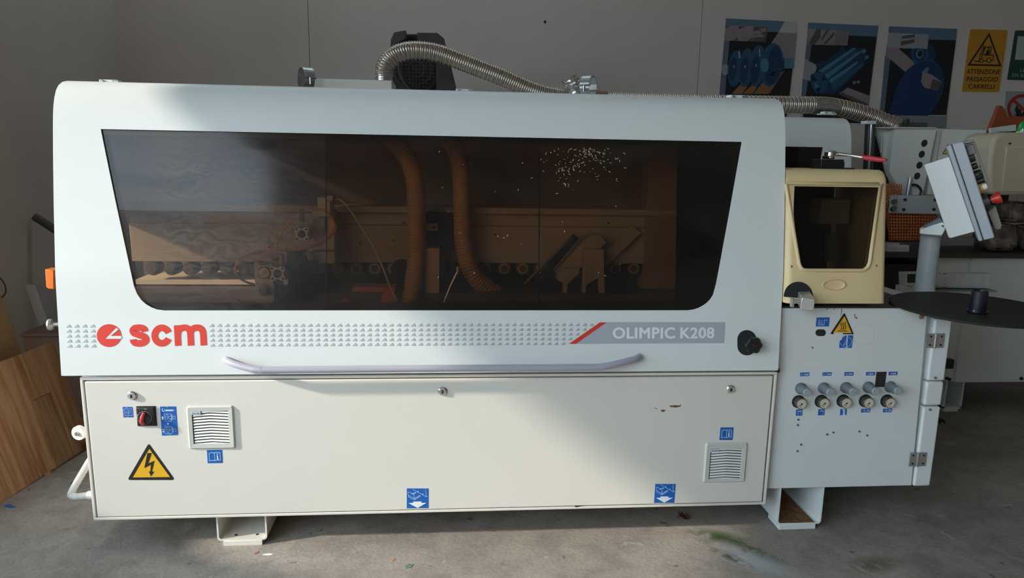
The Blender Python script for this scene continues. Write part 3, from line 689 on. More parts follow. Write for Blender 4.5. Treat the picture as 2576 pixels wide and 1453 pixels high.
# feet: bent steel channels on a block
def foot(name, px0, px1, pytop, pybot, par, m, Y=2.60, top=0.1325, th=0.0065, bolts=False, rust=False, plate=(0.12, 0.9)):
    a, b = at(px0, pybot-30, Y), at(px1, pybot-30, Y); zl = 0.020
    x0, x1 = a.x, b.x; zt_ = top
    prof = [(x0, zt_), (x0, zl+0.012), (x0+0.004, zl+0.004), (x0+0.012, zl), (x1-0.012, zl), (x1-0.004, zl+0.004), (x1, zl+0.012), (x1, zt_), (x1-th, zt_), (x1-th, zl+0.014), (x1-0.014, zl+th), (x0+0.014, zl+th), (x0+th, zl+0.014), (x0+th, zt_)]
    f = put(name, gprism([(x, Y, z) for x, z in prof], (0, 0.42, 0)), m, par)
    w = x1-x0
    put('foot_block', gbox((x0+w*plate[0], x0+w*plate[1]), (Y-0.004, Y+0.10), (0, zl)), m, f, bevel=0.001)
    if bolts:
        for k in (0.33, 0.76): put('bolt_hole', gcyl((x0+w*k, Y+0.03, zl+th-0.001), (x0+w*k, Y+0.03, zl+th+0.0006), 0.006, None, 14), M_DARK, f)
    if rust: put('rust_layer', gbox((x0+th+0.003, x1-th-0.02), (Y+0.001, Y+0.4), (zl+th, zl+th+0.0012)), M_RUST, f)
    return f
foot('foot', 546, 672, 1305, 1375, mb, M_CREAM, bolts=True)
# ---------------------------------------------------------------- working units seen through the smoked panes
M_BEAM = mat('beam_paint', (0.43, 0.37, 0.30), 0.6, var=0.08, scale=8)
M_IWH = mat('unit_white_paint', (0.66, 0.62, 0.54), 0.5, var=0.04)
M_HOSE = mat('amber_dust_hose', (0.46, 0.285, 0.115), 0.5, var=0.12, scale=20)
M_AIR = mat('orange_air_tube', (0.75, 0.40, 0.12), 0.35, var=0.05)
z3 = zm(560, 480, 3.68)
YBM = 2.98
def A3(x, y, Y): return at(*z3(x, y), Y)
bz = lambda py: at(900, py, YBM).z
pb = put('pressure_beam', join(gbox((-1.30, 1.15), (YBM, YBM+0.14), (bz(660), bz(566))), gbox((-1.30, 1.15), (YBM+0.012, YBM+0.14), (bz(566), bz(532))), gbox((-1.30, 1.15), (YBM-0.012, YBM+0.14), (bz(534), bz(518)))), M_BEAM, mb, bevel=0.003)
gr = []
random.seed(9)
for (px, py) in ((622, 630), (678, 622), (723, 583), (906, 612), (990, 605), (1015, 560), (735, 577), (1245, 590), (1530, 560), (1100, 610)):
    c = at(px, py, YBM); put('beam_bolt', gcyl(c+Vector((0, 0.002, 0)), c+Vector((0, -0.003, 0)), 0.004, None, 8), M_DARK, pb)
M_ROLL = mat('rubber_roller', (0.10, 0.085, 0.07), 0.7)
rl = gcyl((0, 0, 0), (0, 0.05, 0), 0.026, None, 20)
rx = []
x = 385.0
while x < 1700:
    rx.append(x); x += 46.5
for x in rx:
    c = at(x, 675, YBM+0.01)
    ring_m = M_BEAM if x > 700 else M_ROLL
    r_ = put('pressure_roller', gcyl(c, c+Vector((0, 0.05, 0)), 0.029, None, 20), M_ROLL, pb)
    put('roller_ring', gcyl(c+Vector((0, -0.003, 0)), c, 0.0225, None, 18), ring_m, r_)
    put('roller_bolt', gcyl(c+Vector((0, -0.006, 0)), c+Vector((0, -0.003, 0)), 0.0155, None, 12), M_ROLL, r_)
put('feed_track', gbox((-1.3, 1.15), (2.84, 3.2), (bz(741)-0.03, bz(722))), mat('track_dark', (0.09, 0.08, 0.07), 0.5), mb)
zs_ = at(470, 703, 3.0).z
put('bright_gap_board', gbox((-1.30, -0.62), (3.0, 3.23), (zs_-0.02, zs_)), mat('pale_board', (0.85, 0.80, 0.70), 0.7), mb)  # pale board added to stand in for daylight through the roller gap
# pneumatic trimming unit on the infeed side
def ibox(name, x0, y0, x1, y1, Y, d, m, par=mb, bevel=0.002):      # rectangle in the enlargement z3
    a, b = A3(x0, y0, Y), A3(x1, y1, Y); return put(name, gbox((a.x, b.x), (Y, Y+d), (b.z, a.z)), m, par, bevel=bevel)
tu = ibox('trimming_unit', 288, 640, 482, 1100, 2.74, 0.16, M_IWH)
c = A3(392, 752, 2.74)
gg = put('pressure_gauge', glathe([(0, 0.0235), (0.014, 0.0235), (0.016, 0.021)], c, (0, -1, 0), 24), M_BLACK, tu)
put('gauge_label', sheet([[(340, 650), (432, 650), (432, 682), (340, 684)]], lambda x, y: A3(x, y, 2.739)), M_BPRT, tu)
put('label_lettering', lettering('1,5-2,5 bar', ((345, 656), (428, 656), (428, 676), (345, 677)), lambda x, y: A3(x, y, 2.7382)), M_WHITE, tu)
put('gauge_dial', glathe([(0, 0.0195), (0.001, 0.0195)], c+Vector((0, -0.016, 0)), (0, -1, 0), 24), mat('dial_cream', (0.70, 0.60, 0.45), 0.4), tu)
put('gauge_needle', strokes([[(370, 775), (400, 745)]], 5, lambda x, y: A3(x, y, 2.7225)), M_BPRT, tu)
c = A3(400, 905, 2.74); put('regulator_knob', glathe([(0, 0.02), (0.04, 0.0185), (0.043, 0.015)], c, (-0.05, -1, 0.0), 18), mat('knob_grey', (0.25, 0.26, 0.26), 0.5), tu)
def profile_end(name, x, y, r, Y, par, d=0.1):
    c = A3(x, y, Y); R = r
    pts = []
    for k in range(4):
        a0 = math.radians(90*k); ca, sa = math.cos(a0), math.sin(a0)
        for u, v in ((1, -0.35), (0.84, -0.3), (0.84, 0.3), (1, 0.35), (1, 0.88), (0.88, 1)):
            pts.append((c.x+R*(u*ca-v*sa), Y, c.z+R*(u*sa+v*ca)))
    p = put(name, gprism(pts, (0, d, 0)), M_ALU, par)
    put('cylinder_bore', gcyl((c.x, Y-0.0012, c.z), (c.x, Y, c.z), R*0.6, None, 24), M_DARK, p)
    for a in (45, 135, 225, 315):
        t = math.radians(a); put('end_screw', gcyl((c.x+R*1.02*math.cos(t), Y-0.0015, c.z+R*1.02*math.sin(t)), (c.x+R*1.02*math.cos(t), Y, c.z+R*1.02*math.sin(t)), R*0.17, None, 10), M_DARK, p)
    return p
profile_end('air_cylinder', 508, 765, 0.0265, 2.68, mb, 0.06)
profile_end('air_cylinder', 731, 400, 0.0255, 2.76, mb, 0.1)
ibox('motor_block', 590, 560, 730, 1100, 2.76, 0.15, M_BLACK)
ibox('valve_body', 520, 590, 555, 690, 2.70, 0.03, mat('copper_brass', (0.36, 0.16, 0.08), 0.35, metal=0.6))
put('elbow_fitting', gcyl(A3(442, 657, 2.71), A3(500, 657, 2.71), 0.006, None, 10), MATS['copper_brass'], mb)
ibox('scoring_column', 828, 190, 1040, 672, 2.86, 0.1, M_IWH)
ibox('column_head', 876, 62, 1000, 240, 2.84, 0.1, M_IWH)
ibox('column_cover', 832, 248, 948, 392, 2.845, 0.02, mat('unit_grey', (0.42, 0.40, 0.36), 0.5))
put('column_label', sheet([[(832, 540), (1035, 540), (1035, 566), (832, 566)]], lambda x, y: A3(x, y, 2.859)), mat('label_grey', (0.2, 0.19, 0.18), 0.5), mb)
put('green_dot', gcyl(A3(936, 360, 2.845), A3(936, 360, 2.842), 0.0055, None, 12), mat('green_print', (0.05, 0.45, 0.25), 0.5), mb)
put('head_fitting', gcyl(A3(970, 70, 2.84), A3(1020, 70, 2.84), 0.012, None, 12), M_IWH, mb)
ibox('cylinder_rod', 708, 170, 752, 290, 2.78, 0.02, mat('rod_grey', (0.2, 0.19, 0.17), 0.5))
put('copying_wheel', join(gcyl(A3(690, 650, 2.74), A3(690, 650, 2.80), 0.021, None, 20), gcyl(A3(690, 655, 2.78), A3(880, 690, 2.80), 0.015, None, 12)), M_BLACK, mb)
ibox('guide_plate', 700, 570, 822, 600, 2.80, 0.05, M_BEAM)
def air(pts, Y, r=0.0042): put('air_tube', gtube(catmull([A3(x, y, Y+dy) for x, y, dy in pts], 8), r, 8), M_AIR, mb, smooth=True)
air([(490, 530, .02), (520, 440, .02), (575, 340, .03), (640, 270, .04), (705, 240, .05)], 2.72)
air([(448, 640, 0), (330, 632, -.01), (200, 636, -.02), (140, 680, -.02), (112, 730, -.02), (150, 800, 0), (225, 845, .01), (290, 862, .04)], 2.71)
air([(120, 700, 0), (145, 640, -.01), (220, 585, -.02), (330, 555, -.02), (480, 535, -.02), (640, 530, -.01), (760, 520, 0), (870, 490, .03), (960, 440, .06), (1020, 370, .09), (1035, 300, .1), (990, 220, .1), (920, 175, .09), (790, 155, .07)], 2.70)
air([(115, 760, 0), (125, 680, 0), (160, 625, -.01), (230, 590, -.02), (335, 568, -.02), (480, 548, -.02), (640, 548, -.01), (770, 530, 0), (880, 498, .03), (975, 440, .06), (1045, 360, .09), (1040, 290, .1)], 2.705)
for x, y in ((330, 560), (583, 538)): 
    c = A3(x, y, 2.684); put('cable_tie', gcyl(c+Vector((-0.002, 0, 0)), c+Vector((0.002, 0, 0)), 0.0105, None, 10), M_IWH, mb)
put('sensor_cable', gtube(catmull([A3(1030, 66, 2.86), A3(1100, 90, 2.84), A3(1190, 190, 2.83), A3(1280, 330, 2.82), A3(1390, 500, 2.8), A3(1480, 700, 2.79), A3(1540, 860, 2.78), A3(1620, 1030, 2.77)], 8), 0.0045, 8), mat('pale_cable', (0.5, 0.45, 0.38), 0.5), mb, smooth=True)
# dust hoses
def at2(p): return at(*p)
put('dust_hose', ribbed(catmull([at(985, 350, 3.0), at(1012, 378, 2.92), at(1035, 420, 2.88), at(1046, 480, 2.86), at(1047, 560, 2.86), at(1048, 640, 2.86), at(1042, 700, 2.85), at(1030, 775, 2.83)], 10), 0.036, 0.0022, 0.013), M_HOSE, mb, smooth=True, ang=180)
put('dust_hose', ribbed(catmull([at(1125, 340, 3.0), at(1147, 378, 2.95), at(1160, 440, 2.92), at(1163, 540, 2.91), at(1166, 610, 2.91), at(1180, 670, 2.91), at(1205, 708, 2.92), at(1250, 740, 2.95)], 10), 0.036, 0.0022, 0.013), M_HOSE, mb, smooth=True, ang=180)
ibox('glue_scraper_unit', 1872, 530, 2008, 1100, 2.86, 0.12, mat('unit_beige', (0.50, 0.37, 0.25), 0.6))
ibox('scraper_block', 1880, 300, 1990, 370, 2.9, 0.05, M_BEAM)
ibox('scraper_motor', 1880, 200, 2120, 540, 2.93, 0.05, M_DARK)
c = A3(1960, 335, 2.9); put('block_hole', gcyl(c+Vector((0, -0.001, 0)), c, 0.008, None, 14), M_DARK, mb)
ibox('scraper_rail', 2010, 590, 2070, 830, 2.88, 0.05, M_BLACK)
put('lever_rod', join(gtube([A3(2180, 735, 2.84), A3(2110, 880, 2.84), A3(2050, 1030, 2.84)], 0.005, 8), gcyl(A3(2178, 700, 2.84), A3(2180, 745, 2.84), 0.009, None, 12)), M_ALU, mb)
M_ORI = mat('orange_guard_paint', (0.62, 0.16, 0.04), 0.5, var=0.1)
ibox('buffing_guard', 1195, 895, 1600, 1100, 2.88, 0.1, M_ORI)
put('buffing_wheel', join(gcyl(A3(1135, 1040, 2.82), A3(1135, 1040, 2.86), 0.021, None, 20), gcyl(A3(1540, 1000, 2.82), A3(1540, 1000, 2.86), 0.03, None, 20)), M_ORI, mb)
ibox('end_trim_plate', 735, 895, 830, 1100, 2.88, 0.04, M_IWH)
c = A3(1660, 735, 2.965); put('saw_guard_disc', gcyl(c, c+Vector((0, 0.02, 0)), 0.046, None, 30), M_BLACK, mb)
# end trimming saws leaning on the outfeed side
zr = zm(1040, 340, 2.965)
def ARr(x, y, Y): return at(*zr(x, y), Y)
def plank(name, pts, Y, d, m): return put(name, gprism([ARr(x, y, Y) for x, y in pts], (0, d, 0)), m, mb, bevel=0.002)
plank('saw_arm', [(1060, 1010), (1330, 745), (1400, 745), (1440, 800), (1130, 1110), (1075, 1080)], 2.90, 0.06, M_BEAM)
plank('saw_arm', [(1430, 880), (1640, 675), (1700, 730), (1430, 985)], 2.95, 0.06, M_BEAM)
plank('saw_bracket', [(1270, 850), (1420, 850), (1430, 1240), (1390, 1240), (1380, 1060), (1290, 1120), (1280, 1240), (1110, 1240), (1130, 1000), (1240, 980), (1240, 1030), (1150, 1110), (1145, 1230), (1260, 1230)], 2.87, 0.03, M_BEAM)
put('slide_bar', gtube([ARr(830, 1110, 2.82), ARr(1180, 765, 2.90)], 0.008, 12), M_CHROME, mb)
put('slide_bar', gtube([ARr(900, 1130, 2.85), ARr(1210, 755, 2.93)], 0.016, 12), M_BLACK, mb)
ibox('outfeed_post', 3960, -460, 4216, 1020, 2.97, 0.1, mat('post_brown', (0.30, 0.22, 0.15), 0.6))
# fittings on the left end
put('orange_end_stop', gprism([at(113, 677, 2.86), at(135, 680, 2.86), at(135, 727, 2.86), at(122, 726, 2.86), at(116, 722, 2.86)], (0, 0.05, 0)), M_ORANGE, mb, bevel=0.002)
put('end_stop_arm', gbox((at(130, 700, 2.86).x, HXL+0.05), (2.875, 2.895), (at(125, 702, 2.86).z-0.01, at(125, 702, 2.86).z+0.01)), M_STEEL, mb)
c = at(128, 816, 2.86)
put('clamp_knob', glathe([(0, 0.021), (0.006, 0.023), (0.014, 0.021), (0.017, 0.009), (0.15, 0.008)], c+Vector((-0.01, 0, 0)), (1, 0.15, 0.0), 20), M_ALU, mb, smooth=True, ang=30)
c = at(195, 1090, 2.72)
rw = put('roller_wheel', glathe([(0, 0.0), (0.0, 0.0265), (0.003, 0.028), (0.016, 0.028), (0.019, 0.026)], c, (0.25, 1, 0), 28), mat('worn_white_nylon', (0.72, 0.68, 0.60), 0.5, var=0.06), mb, smooth=True, ang=30)
put('wheel_nut', glathe([(0, 0.0085), (0.006, 0.0085)], c+Vector((0, -0.001, 0)), (-0.25, -1, 0), 6), M_STEEL, rw)
put('wheel_axle', gcyl(c+Vector((0.004, 0.015, 0)), c+Vector((0.16, 0.09, 0)), 0.01, None, 10), M_STEEL, rw)
put('cable_conduit', ribbed(catmull([at(245, 1130, 2.86), at(222, 1165, 2.80), at(200, 1202, 2.76), at(184, 1230, 2.73), at(179, 1244, 2.72), at(190, 1249, 2.71), at(205, 1248, 2.71), at(228, 1245, 2.71)], 8), 0.0135, 0.0012, 0.0055, 12), mat('pale_grey_conduit', (0.62, 0.61, 0.57), 0.5, var=0.04), mb, smooth=True, ang=180)
put('conduit_gland', gcyl(at(222, 1245, 2.71), at(250, 1245, 2.70), 0.017, 0.018, 14), MATS['pale_grey_conduit'], mb)

# ---------------------------------------------------------------- infeed cabinet with the air regulators
ic = base('infeed_cabinet', (1.6, 2.9, 0), 'greyish white cabinet with five dials and regulator knobs, right of the long machine', 'cabinet')
YI = 2.60; FI = fly(YI-0.0002); FIu = lift(FI, 0.0008)
put('cabinet_body', gbox((1.29, 1.985), (2.63, 3.2), (0.19, 0.935)), M_INF, ic)
dtl, dbr = at(2340, 778, YI), at(2294, 1222, YI)
put('front_panel', gprism([(1.272, YI, 0.187), (1.272, YI, 0.937), (dtl.x-0.010, YI, 0.937), (dbr.x-0.002, YI, 0.187)], (0, 0.025, 0)), M_INF, ic, bevel=0.002)
zA = zm(1900, 760, 2.2707)
for (y0, y1) in (((95, 447)), ((453, 588)), ((596, 1047))):
    a, b = at(*zA(1000, y0), YI).z, at(*zA(1000, y1), YI).z
    put('corner_strip', gbox((1.902, 1.975), (YI-0.004, YI+0.06), (b, a)), M_INF, ic, bevel=0.008, seg=4)
for x, y in ((1029, 431), (999, 613)):
    put('strip_bolt', gcyl(at(*zA(x, y), YI-0.004), at(*zA(x, y), YI-0.007), 0.0055, None, 12), M_BLACK, ic)
for (x0, y0, x1, y1) in ((985, 178, 1070, 258), (885, 857, 968, 932)):
    a, b = at(*zA(x0, y0), YI-0.004), at(*zA(x1, y1), YI-0.004); xm = a.x+(b.x-a.x)*0.46; Yh = YI-0.005
    h = put('door_hinge', join(gbox((a.x, xm-0.004), (Yh-0.003, Yh), (b.z, a.z)), gbox((xm+0.004, b.x), (Yh-0.003, Yh), (b.z, a.z)), gcyl((xm, Yh-0.004, b.z-0.001), (xm, Yh-0.004, a.z+0.001), 0.0055, None, 12)), mat('dark_chrome', (0.42, 0.43, 0.45), 0.3, metal=0.85, var=0.1), ic)
    for u in (0.18, 0.82):
        for v in (0.2, 0.8):
            X, Z = a.x+(b.x-a.x)*u, b.z+(a.z-b.z)*v
            put('hinge_screw', gcyl((X, Yh-0.003, Z), (X, Yh-0.005, Z), 0.004, None, 10), M_BLACK, h)
M_KNOB = mat('slate_grey_knob', (0.16, 0.18, 0.20), 0.45, var=0.1)
M_TIP = mat('worn_knob_face', (0.34, 0.37, 0.40), 0.5, var=0.2, scale=200)
M_DIAL = mat('gauge_face', (0.66, 0.58, 0.45), 0.4, var=0.03)
gx = [(2014, 1014), (2071, 1013), (2126, 1012), (2182, 1012), (2236, 1012)]
kx = [(2016, 978), (2073, 977), (2129, 976), (2185, 975), (2240, 974)]
for i in range(5):
    c = at(kx[i][0]-2, kx[i][1]-2, YI)
    k = put('regulator_knob', glathe([(0, 0.0235), (0.006, 0.0235), (0.008, 0.019), (0.055, 0.0165)], c, (0, -1, 0), 20), M_KNOB, ic, smooth=True, ang=30)
    put('knob_face', glathe([(0, 0.0165), (0.003, 0.0145)], c+Vector((0, -0.055, 0)), (0, -1, 0), 18), M_TIP, k)
    c = at(gx[i][0]-5, gx[i][1]-4, YI)
    put('gauge_hole', sheet([[(0.027*math.cos(t*math.pi/14), 0.027*math.sin(t*math.pi/14)) for t in range(28)]], lambda u, v: c+Vector((u-0.001, -0.0002, v+0.001)), 0.0003), M_DARK, ic)
    g = put('air_gauge', glathe([(0, 0.0215), (0.024, 0.0225), (0.026, 0.021)], c, (0, -1, 0), 26), mat('gauge_case', (0.06, 0.055, 0.045), 0.35), ic, smooth=True, ang=30)
    d = c+Vector((0, -0.026, 0))
    put('gauge_dial', glathe([(0, 0.0195), (0.0006, 0.0195)], d, (0, -1, 0), 26), M_DIAL, g)
    fn = lambda u, v: d+Vector((u*0.019, -0.0007, v*0.019))
    tk = [[(0.78*math.cos(a), 0.78*math.sin(a)), (0.92*math.cos(a), 0.92*math.sin(a))] for a in [math.radians(-45+27*j) for j in range(11)]]
    put('dial_marks', strokes(tk, 0.05, fn, 0.0002), M_BPRT, g)
    a = math.radians((222, 218, 224, 220, 216)[i]); 
    put('gauge_needle', join(strokes([[(-0.25*math.cos(a), -0.25*math.sin(a)), (0.75*math.cos(a), 0.75*math.sin(a))]], 0.1, lift(fn, 0.0004), 0.0004), sheet([ell(0, 0, .17, .17, 14)], lift(fn, 0.0004), 0.0008), sheet([ell(-.1, -.62, .12, .09, 10)], fn, 0.0003)), M_BPRT, g)
z9 = zm(1970, 770, 5.19); F9 = zf(z9, FI); F9u = up(F9, 0.0009)
def slab(q, tx, tq):
    s_ = sticker([q], F9, M_BLUE, ic, 'pressure_label'); put('label_lettering', lettering(tx, tq, F9u, 0.03), M_WHITE, s_)
slab([(222, 864), (344, 862), (341, 910), (220, 913)], '2 - 3 BAR', ((232, 878), (334, 876), (333, 900), (231, 902)))
slab([(515, 862), (635, 860), (632, 906), (512, 908)], '2 - 3 BAR', ((525, 876), (626, 874), (625, 897), (524, 899)))
slab([(800, 858), (920, 856), (917, 904), (797, 906)], '0,5 BAR', ((815, 872), (905, 870), (904, 893), (814, 895)))
slab([(1083, 858), (1201, 856), (1198, 900), (1080, 902)], '3 BAR', ((1108, 870), (1176, 868), (1175, 890), (1107, 892)))
slab([(1377, 854), (1494, 852), (1490, 898), (1374, 900)], '4 BAR', ((1404, 866), (1472, 865), (1471, 888), (1403, 889)))
s_ = sticker([[(1218, 856), (1352, 852), (1328, 1052), (1197, 1052)]], F9, mat('black_brown_label', (0.022, 0.016, 0.014), 0.4), ic, 'black_label')
put('label_grid', strokes([[(1275, 895), (1262, 1045)]] + [[(1214-j*4, 886+j*35), (1345-j*4, 884+j*35)] for j in range(5)] + [[(1228, 868), (1270, 867)], [(1300, 866), (1335, 865)], [(1300, 935), (1322, 935)], [(1290, 1038), (1310, 1038)]], 2.5, F9u, 0.0002), mat('dark_grey_print', (0.10, 0.09, 0.09), 0.5), s_)
s_ = sticker([[(437, 146), (608, 144), (597, 262), (425, 264)]], F9, M_BLUE, ic, 'glue_pot_sticker')
put('sticker_symbol', join(strokes([[(460, 172), (470, 185), (458, 245), (530, 243), (540, 180), (546, 170)]], 6, F9u), strokes([cm2([(482+k, 200), (478+k, 212), (484+k, 222), (478+k, 236)], 3) for k in (0, 14, 28)] + [[(476, 186), (534, 184)], [(545, 180), (590, 178)], [(568, 162), (568, 198)]], 3, F9u)), M_PALE, s_)
put('inspection_slot', sheet([rrect(422, 300, 558, 388, 43, 7)], F9, 0.0004), M_DARK, ic)
s_ = sticker([rtri([(800, 80), (925, 366), (612, 362)], 12)], F9, M_BPRT, ic, 'hot_surface_sticker')
put('yellow_field', sheet([[(800, 128), (892, 350), (652, 346)]], F9u), M_YEL, s_)
put('heat_symbol', join(strokes([cm2([(772+k, 208), (756+k, 232), (772+k, 262), (758+k, 306)], 5) for k in (-8, 18, 44)], 8, lift(F9, 0.0016)), strokes([[(712, 320), (836, 322)]], 8, lift(F9, 0.0016))), M_BPRT, s_)
put('torn_corner', sheet([[(650, 372), (660, 346), (700, 340), (776, 344), (776, 374)]], lift(F9, 0.0022)), M_INF, s_)
s_ = sticker([[(800, 385), (830, 376), (822, 542), (732, 542), (738, 455), (772, 425), (768, 410)], [(846, 377), (916, 377), (895, 543), (838, 543)]], F9, M_BLUE, ic, 'rotation_sticker')
put('sticker_symbol', strokes([ell(818, 460, 72, 72, 20, -60, 70), ell(818, 460, 72, 72, 12, 80, 170), [(785, 505), (830, 425)], [(800, 512), (844, 432)], [(785, 505), (800, 512)]], 4, F9u), M_PALE, s_)
put('sticker_ghost_outline', strokes([loop(rrect(928, 236, 1188, 500, 50, 5))], 2, F9, 0.0002), mat('faint_grey_line', (0.5, 0.5, 0.49), 0.6), ic)
for i, (q) in enumerate(([(170, 1346), (256, 1342), (248, 1426), (164, 1428)], [(460, 1342), (546, 1338), (538, 1420), (453, 1422)], [(748, 1340), (832, 1338), (826, 1418), (742, 1420)])):
    s_ = sticker([q], F9, M_BLUE, ic, 'unit_sticker'); x, y = q[0]
    if i < 2: put('sticker_symbol', strokes([loop(ell(x+25, y+22, 8, 8, 10)), loop(ell(x+44, y+22, 8, 8, 10)), loop(ell(x+64, y+20, 10, 10, 10)), [(x+60, y+34), (x+56, y+70)]] + ([[(x+24, y+36), (x+20, y+72)]] if i == 0 else []), 3.5, F9u), M_PALE, s_)
    else: put('scratched_patch', sheet([[(x+24, y+2), (x+62, y+4), (x+54, y+40), (x+60, y+80), (x+26, y+78), (x+34, y+40)]], F9u), M_PALE, s_)
for q in ([(1020, 1338), (1140, 1334), (1134, 1382), (1016, 1386)], [(1306, 1336), (1424, 1332), (1418, 1380), (1302, 1384)]):
    s_ = sticker([q], F9, M_BLUE, ic, 'unit_sticker'); x, y = q[0]
    put('sticker_symbol', join(strokes([[(x+14, y+22), (x+56, y+24)], loop(ell(x+86, y+16, 12, 12, 12)), [(x+66, y+30), (x+110, y+26)]], 6, F9u), sheet([ell(x+42, y+10, 5, 5, 8), ell(x+42, y+38, 5, 5, 8)], F9u)), M_PALE, s_)
for x, y in ((246, 670), (243, 701), (410, 754), (446, 743), (594, 737), (639, 759), (262, 812), (241, 849)):
    put('panel_bolt', gcyl(at(*zA(x, y), YI), at(*zA(x, y), YI-0.002), 0.0045, None, 10), M_BLACK, ic)
for pl in ([(925, 105), (945, 98), (938, 130), (972, 150), (960, 166), (935, 150)], [(355, 520), (392, 528), (396, 548), (380, 560), (375, 536)], [(352, 1095), (370, 1100), (362, 1118)], [(760, 30), (772, 36), (764, 90), (750, 140), (756, 80)], [(555, 40), (600, 24), (595, 34), (562, 48)], [(650, 30), (680, 36), (670, 44)]):
    put('glue_drip', sheet([pl], F9, 0.0004), M_GLUE, ic)
c = at(2318, 796, YI); put('glue_lump', gball(c, 0.011, 0.006, 0.010, 10, 7), M_GLUE, ic, smooth=True)
put('table_plate', gbox((1.26, 1.87), (2.60, 3.2), (0.938, 0.945)), mat('dark_steel_plate', (0.035, 0.033, 0.032), 0.4, metal=0.3, var=0.15), ic)
f = foot('foot', 1955, 2066, 1228, 1336, ic, M_INF, rust=True, plate=(0.05, 0.87), Y=2.61, top=0.1895)

# ---------------------------------------------------------------- beige cover of the gluing unit
gc = base('glue_unit_cover', (1.45, 2.75, 0.962), 'beige moulded hood with a smoked window, right of the long machine', 'machine cover')
CP = [(0.965, 2.556), (1.46, 2.635)]
def PC(z): return interp(CP, z)
def CS(px, py):
    Y = 2.6
    for _ in range(7):
        z_ = at(px, py, Y).z; Y = 2.556+(z_-0.965)*0.1596
    return at(px, py, Y)
z4b = zm(1950, 230, 2.4217); FC = zf(z4b, CS)
L_ = [FC(*p) for p in ((72, 575), (150, 1040), (160, 1064), (172, 1076), (190, 1081))]; R_ = [FC(*p) for p in ((630, 584), (565, 1040), (552, 1066), (536, 1078), (518, 1083))]
ct, cb = (L_[0].z+R_[0].z)/2, (L_[-1].z+R_[-1].z)/2
tl_ = sorted((p.z, p.x) for p in L_); tr_ = sorted((p.z, p.x) for p in R_)
def chole(z): z = min(max(z, cb), ct); return interp(tl_, z), interp(tr_, z)
zz = sorted(set([0.965, 1.0, cb, ct] + [p.z for p in L_[1:-1]] + [p.z for p in R_[1:-1]] + [1.2, 1.3, ct+0.02, 1.43]))
crow = [(PC(z), z, cb-1e-6 <= z <= ct+1e-6) for z in zz] + [(2.640, 1.447, False), (2.655, 1.461, False), (2.68, 1.468, False), (2.98, 1.468, False), (2.99, 1.46, False)]
XCR = 1.662
sh = put('cover_shell', panel(crow, 1.266, XCR, chole, back=3.0, rad=0.022), M_BEIGE, gc, smooth=True, ang=50)
so_ = sh.modifiers.new('shell', 'SOLIDIFY'); so_.thickness = 0.004; so_.offset = 0
es = sh.modifiers.new('crisp', 'EDGE_SPLIT'); es.split_angle = math.radians(50)
lipL = [FC(*p) for p in ((72, 575), (150, 1040), (160, 1064), (172, 1076), (190, 1081), (518, 1083), (536, 1078), (552, 1066), (565, 1040), (630, 584), (616, 576), (84, 570))]
lip = [p+Vector((0, -0.003, 0)) for p in lipL]; cpt = sum(lip, Vector())/len(lip)
lip = [p+(p-cpt)*0.035 for p in lip]
put('window_lip', gtube(lip+[lip[0]], 0.007, 10, caps=False), M_BEIGE, gc, smooth=True, ang=180)
def cpl(x0, x1, za, zc, dy): return [(x0, PC(za)+dy, za), (x1, PC(za)+dy, za), (x1, PC(zc)+dy, zc), (x0, PC(zc)+dy, zc)], [(0, 1, 2, 3)]
put('cover_window', cpl(1.285, XCR-0.03, cb-0.02, ct+0.02, 0.006), glass('smoked_cover_pane', (0.26, 0.22, 0.17), 0.02, (0.3, 0.28, 0.25), 0.1), gc)
for x, y in ((653, 567), (615, 1060), (98, 1065)):
    c = FC(x, y); s_ = put('cover_screw', glathe([(0, 0.005), (0.003, 0.0035)], c+Vector((0, -0.001, 0)), (0, -1, 0.1), 10), M_STEEL, gc)
# moulded grip: an oval dish with raised rim
gcn = FC(352, 1175)+Vector((0, -0.0026, 0)); gv, gf = [], []
for j, (k, dep) in enumerate(((1.12, -0.001), (1.04, -0.0045), (0.98, -0.0015), (0.86, 0.0), (0.5, 0.0008), (0.05, 0.001))):
    for i in range(28):
        t = 2*math.pi*i/28; gv.append(gcn+Vector((0.0425*k*math.cos(t), -0.0028+dep, 0.0195*k*math.sin(t))))
for j in range(5):
    for i in range(28): gf.append((j*28+i, j*28+(i+1) % 28, (j+1)*28+(i+1) % 28, (j+1)*28+i))
gf.append(tuple(5*28+i for i in range(28)))
put('grip_recess', (gv, gf), M_BEIGE, gc, smooth=True, ang=180)
put('cylinder_cutout', sheet([ell(138, 1245, 88, 88, 30, 178, 372)], lift(FC, 0.0035), 0.001), M_DARK, gc)
# things under the cover
put('inner_back', gbox((1.28, 1.64), (2.97, 2.98), (0.965, 1.45)), M_DARK, gc)
put('glue_tank', gbox((at(2068, 500, 2.80).x, at(2142, 500, 2.80).x), (2.80, 2.9), (at(2100, 563, 2.80).z, at(2100, 500, 2.80).z)), mat('tank_cream', (0.60, 0.50, 0.36), 0.6), gc, bevel=0.004)
put('glue_roller', gcyl(at(2095, 655, 2.80), at(2095, 590, 2.80), 0.032, None, 20), mat('dull_roller', (0.25, 0.23, 0.2), 0.5), gc)
put('glue_spindle', gcyl(at(2095, 590, 2.80), at(2095, 560, 2.80), 0.012, None, 12), M_STEEL, gc)
